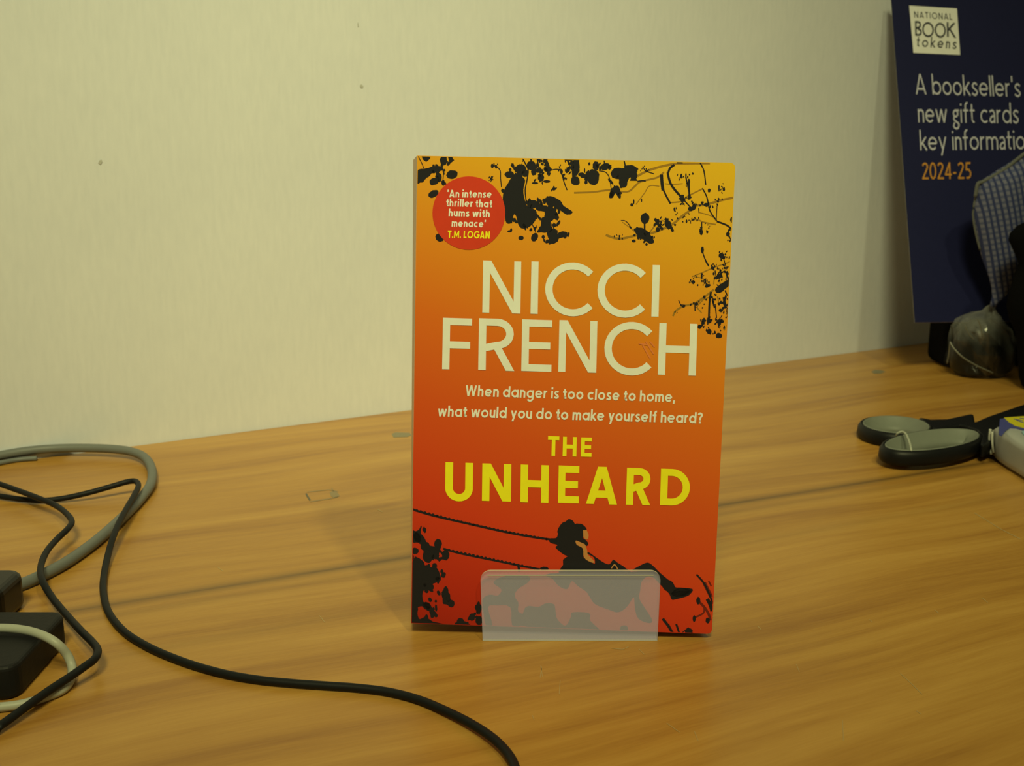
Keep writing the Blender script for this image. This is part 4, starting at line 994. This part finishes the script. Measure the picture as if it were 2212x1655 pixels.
# crimped end
vs, fs = [], []
NC = 12
for i in range(NC + 1):
    t = i / NC
    for j, (dx, z) in enumerate(((0.0005, 0.004), (-0.0012, 0.0105), (-0.0012, 0.0125), (0.0005, 0.0185))):
        wob_ = 0.0012 * math.sin(i * 2.3 + j)
        vs.append(pk(dx + wob_ * (j in (1, 2)), 0.003 + t * (PWd - 0.006), z))
for i in range(NC):
    for j in range(3): fs.append((i * 4 + j, i * 4 + j + 1, (i + 1) * 4 + j + 1, (i + 1) * 4 + j))
mesh('crimped_end', vs, fs, M_PACKW, pack, smooth=True)
def side_tube(pts, r_):
    tube('wrapper_crease', [pk(a, b, z) for a, b, z in pts], r_, M_PACKW, pack, seg=6, sub=5)
side_tube([(0.004, -0.0001, 0.020), (0.0045, -0.0003, 0.014), (0.006, -0.0002, 0.009), (0.009, -0.0001, 0.004)], 0.0009)
side_tube([(0.007, -0.0001, 0.019), (0.009, -0.0003, 0.012), (0.012, -0.0002, 0.006)], 0.0008)

# ------------------------------------------------------------------ cables at the left
M_CBL = mat('black_cable', (0.007, 0.008, 0.010), 0.55, 0.22)
M_CGR = mat('grey_cable', (0.155, 0.165, 0.165), 0.5, 0.4)
M_CWH = mat('white_cable', (0.42, 0.43, 0.37), 0.45, 0.4)
def cable(name, pts, r_, m, label):
    P = [ground(u, v, z) for u, v, z in pts]
    # the cables run on over the desk outside the picture
    if pts[0][0] < 0:
        d = P[0] - P[1]; d.z = 0; d.normalize(); e = P[0] + d * 0.12; e.z = r_; P.insert(0, e)
    if pts[-1][0] < 0 or pts[-1][1] > 1655:
        d = P[-1] - P[-2]; d.z = 0; d.normalize(); e = P[-1] + d * 0.12; e.z = r_; P.append(e)
    return tube(name, P, r_, m, None, seg=14, sub=8, label=label, cat='cable', loc=(P[-1].x, P[-1].y, 0))
g_ = 0.0031
cable('grey_cable', [(-140, 1025, .004), (-60, 998, .005), (0, 984, .0055), (60, 974, .006), (120, 969, .006), (180, 968, .006), (240, 970, .006), (285, 976, .0055), (314, 990, .005), (328, 1015, .0042), (326, 1045, .0035), (306, 1075, g_), (280, 1103, g_), (250, 1132, g_),
      (215, 1163, g_), (180, 1190, g_), (140, 1217, g_), (95, 1241, g_), (50, 1261, g_), (5, 1275, g_), (-60, 1290, g_), (-150, 1320, g_)], 0.0029, M_CGR, 'thick grey cable looping up to the wall and back down at the left')
cable('grey_cable', [(-150, 1036, .0017), (-60, 1012, .0017), (0, 1000, .0017), (40, 993, .0017), (80, 990, .0017)], 0.0016, M_CGR, 'thinner grey cable end lying under the thick grey loop at the left edge')
ca = 0.0018
cable('black_cable', [(-120, 1010, .009), (-50, 1030, .008), (0, 1046, .008), (40, 1060, .008), (85, 1077, .0085), (120, 1092, .0080), (144, 1110, .009), (155, 1127, .010), (146, 1143, .010), (122, 1166, .009), (100, 1193, .009), (88, 1225, .0088), (92, 1255, .0088),
      (112, 1290, .006), (143, 1328, .006), (175, 1363, .007), (200, 1388, .0075), (211, 1405, .008), (205, 1423, .008), (183, 1440, .0075), (150, 1463, .0062), (100, 1496, .005), (50, 1532, .004), (0, 1568, .003), (-80, 1620, .002)], 0.0016, M_CBL, 'thin black cable zigzagging down the left edge over the white cable')
cable('black_cable', [(-120, 1052, .0022), (-50, 1064, .0022), (0, 1072, .0022), (50, 1079, .0022), (95, 1081, .0022), (140, 1076, .0030), (190, 1065, .005), (240, 1051, .007), (275, 1041, .0085), (293, 1040, .0092), (299, 1050, .0095), (290, 1070, .0095), (274, 1098, .0092), (258, 1128, .0085),
      (244, 1162, .0070), (233, 1200, .004), (225, 1240, .0022), (223, 1275, ca), (230, 1312, ca), (247, 1342, ca), (275, 1370, ca), (315, 1395, ca), (360, 1416, ca), (420, 1438, ca), (490, 1457, ca), (560, 1469, ca), (630, 1476, ca), (700, 1481, ca), (770, 1486, ca),
      (840, 1495, ca), (905, 1512, ca), (965, 1537, .0022), (1020, 1565, .0026), (1065, 1595, .003), (1095, 1625, .003), (1112, 1655, .003), (1122, 1700, .003), (1128, 1760, .002)], 0.00165, M_CBL, 'long black cable sweeping from the left edge to the front of the desk')
cable('white_cable', [(-120, 1375, .017), (-50, 1362, .0165), (0, 1357, .0162), (50, 1361, .016), (90, 1372, .0158), (122, 1390, .0135), (145, 1415, .008), (156, 1443, .0035), (152, 1470, .0020), (135, 1490, .0020), (100, 1505, .0020), (50, 1521, .0020), (0, 1528, .0020), (-80, 1535, .0020)],
      0.0018, M_CWH, 'white cable curving over the black adapter at the left edge')

# power adapter and plug
M_ADP = mat('black_adapter_plastic', (0.010, 0.010, 0.011), 0.55, 0.22, bump=0.2, bscale=500)
adp = empty('power_adapter', (-0.225, 0.41, 0), 'flat black power adapter box lying under the white cable at the left edge', 'adapter')
def rrect(x0, x1, y0, y1, r_, n=5):
    out = []
    for cx, cy, a0 in ((x1 - r_, y1 - r_, 0), (x0 + r_, y1 - r_, 90), (x0 + r_, y0 + r_, 180), (x1 - r_, y0 + r_, 270)):
        out += [Vector((cx + r_ * math.cos(R(a0 + 90 * i / n)), cy + r_ * math.sin(R(a0 + 90 * i / n)), 0)) for i in range(n + 1)]
    return out
prism('adapter_case', rrect(-0.270, -0.1885, 0.3865, 0.4385, 0.006), 0.0002, 0.0138, M_ADP, adp, bevel=0.0018)
tube('cable_stub', [(-0.2695, 0.412, 0.007), (-0.276, 0.412, 0.007), (-0.284, 0.412, 0.006)], 0.0026, M_ADP, adp)
plug = empty('power_plug', (-0.246, 0.462, 0), 'black moulded plug standing just behind the black adapter at the left edge', 'plug')
prism('plug_body', rrect(-0.275, -0.2225, 0.4475, 0.478, 0.007), 0.0002, 0.0170, M_DARKG, plug, bevel=0.003)
tube('plug_grip', [(-0.2395, 0.462, 0.0165), (-0.2455, 0.462, 0.024), (-0.252, 0.462, 0.033), (-0.260, 0.462, 0.045)], 0.0085, M_DARKG, plug, seg=20, taper=lambda t: 1 - 0.45 * t)
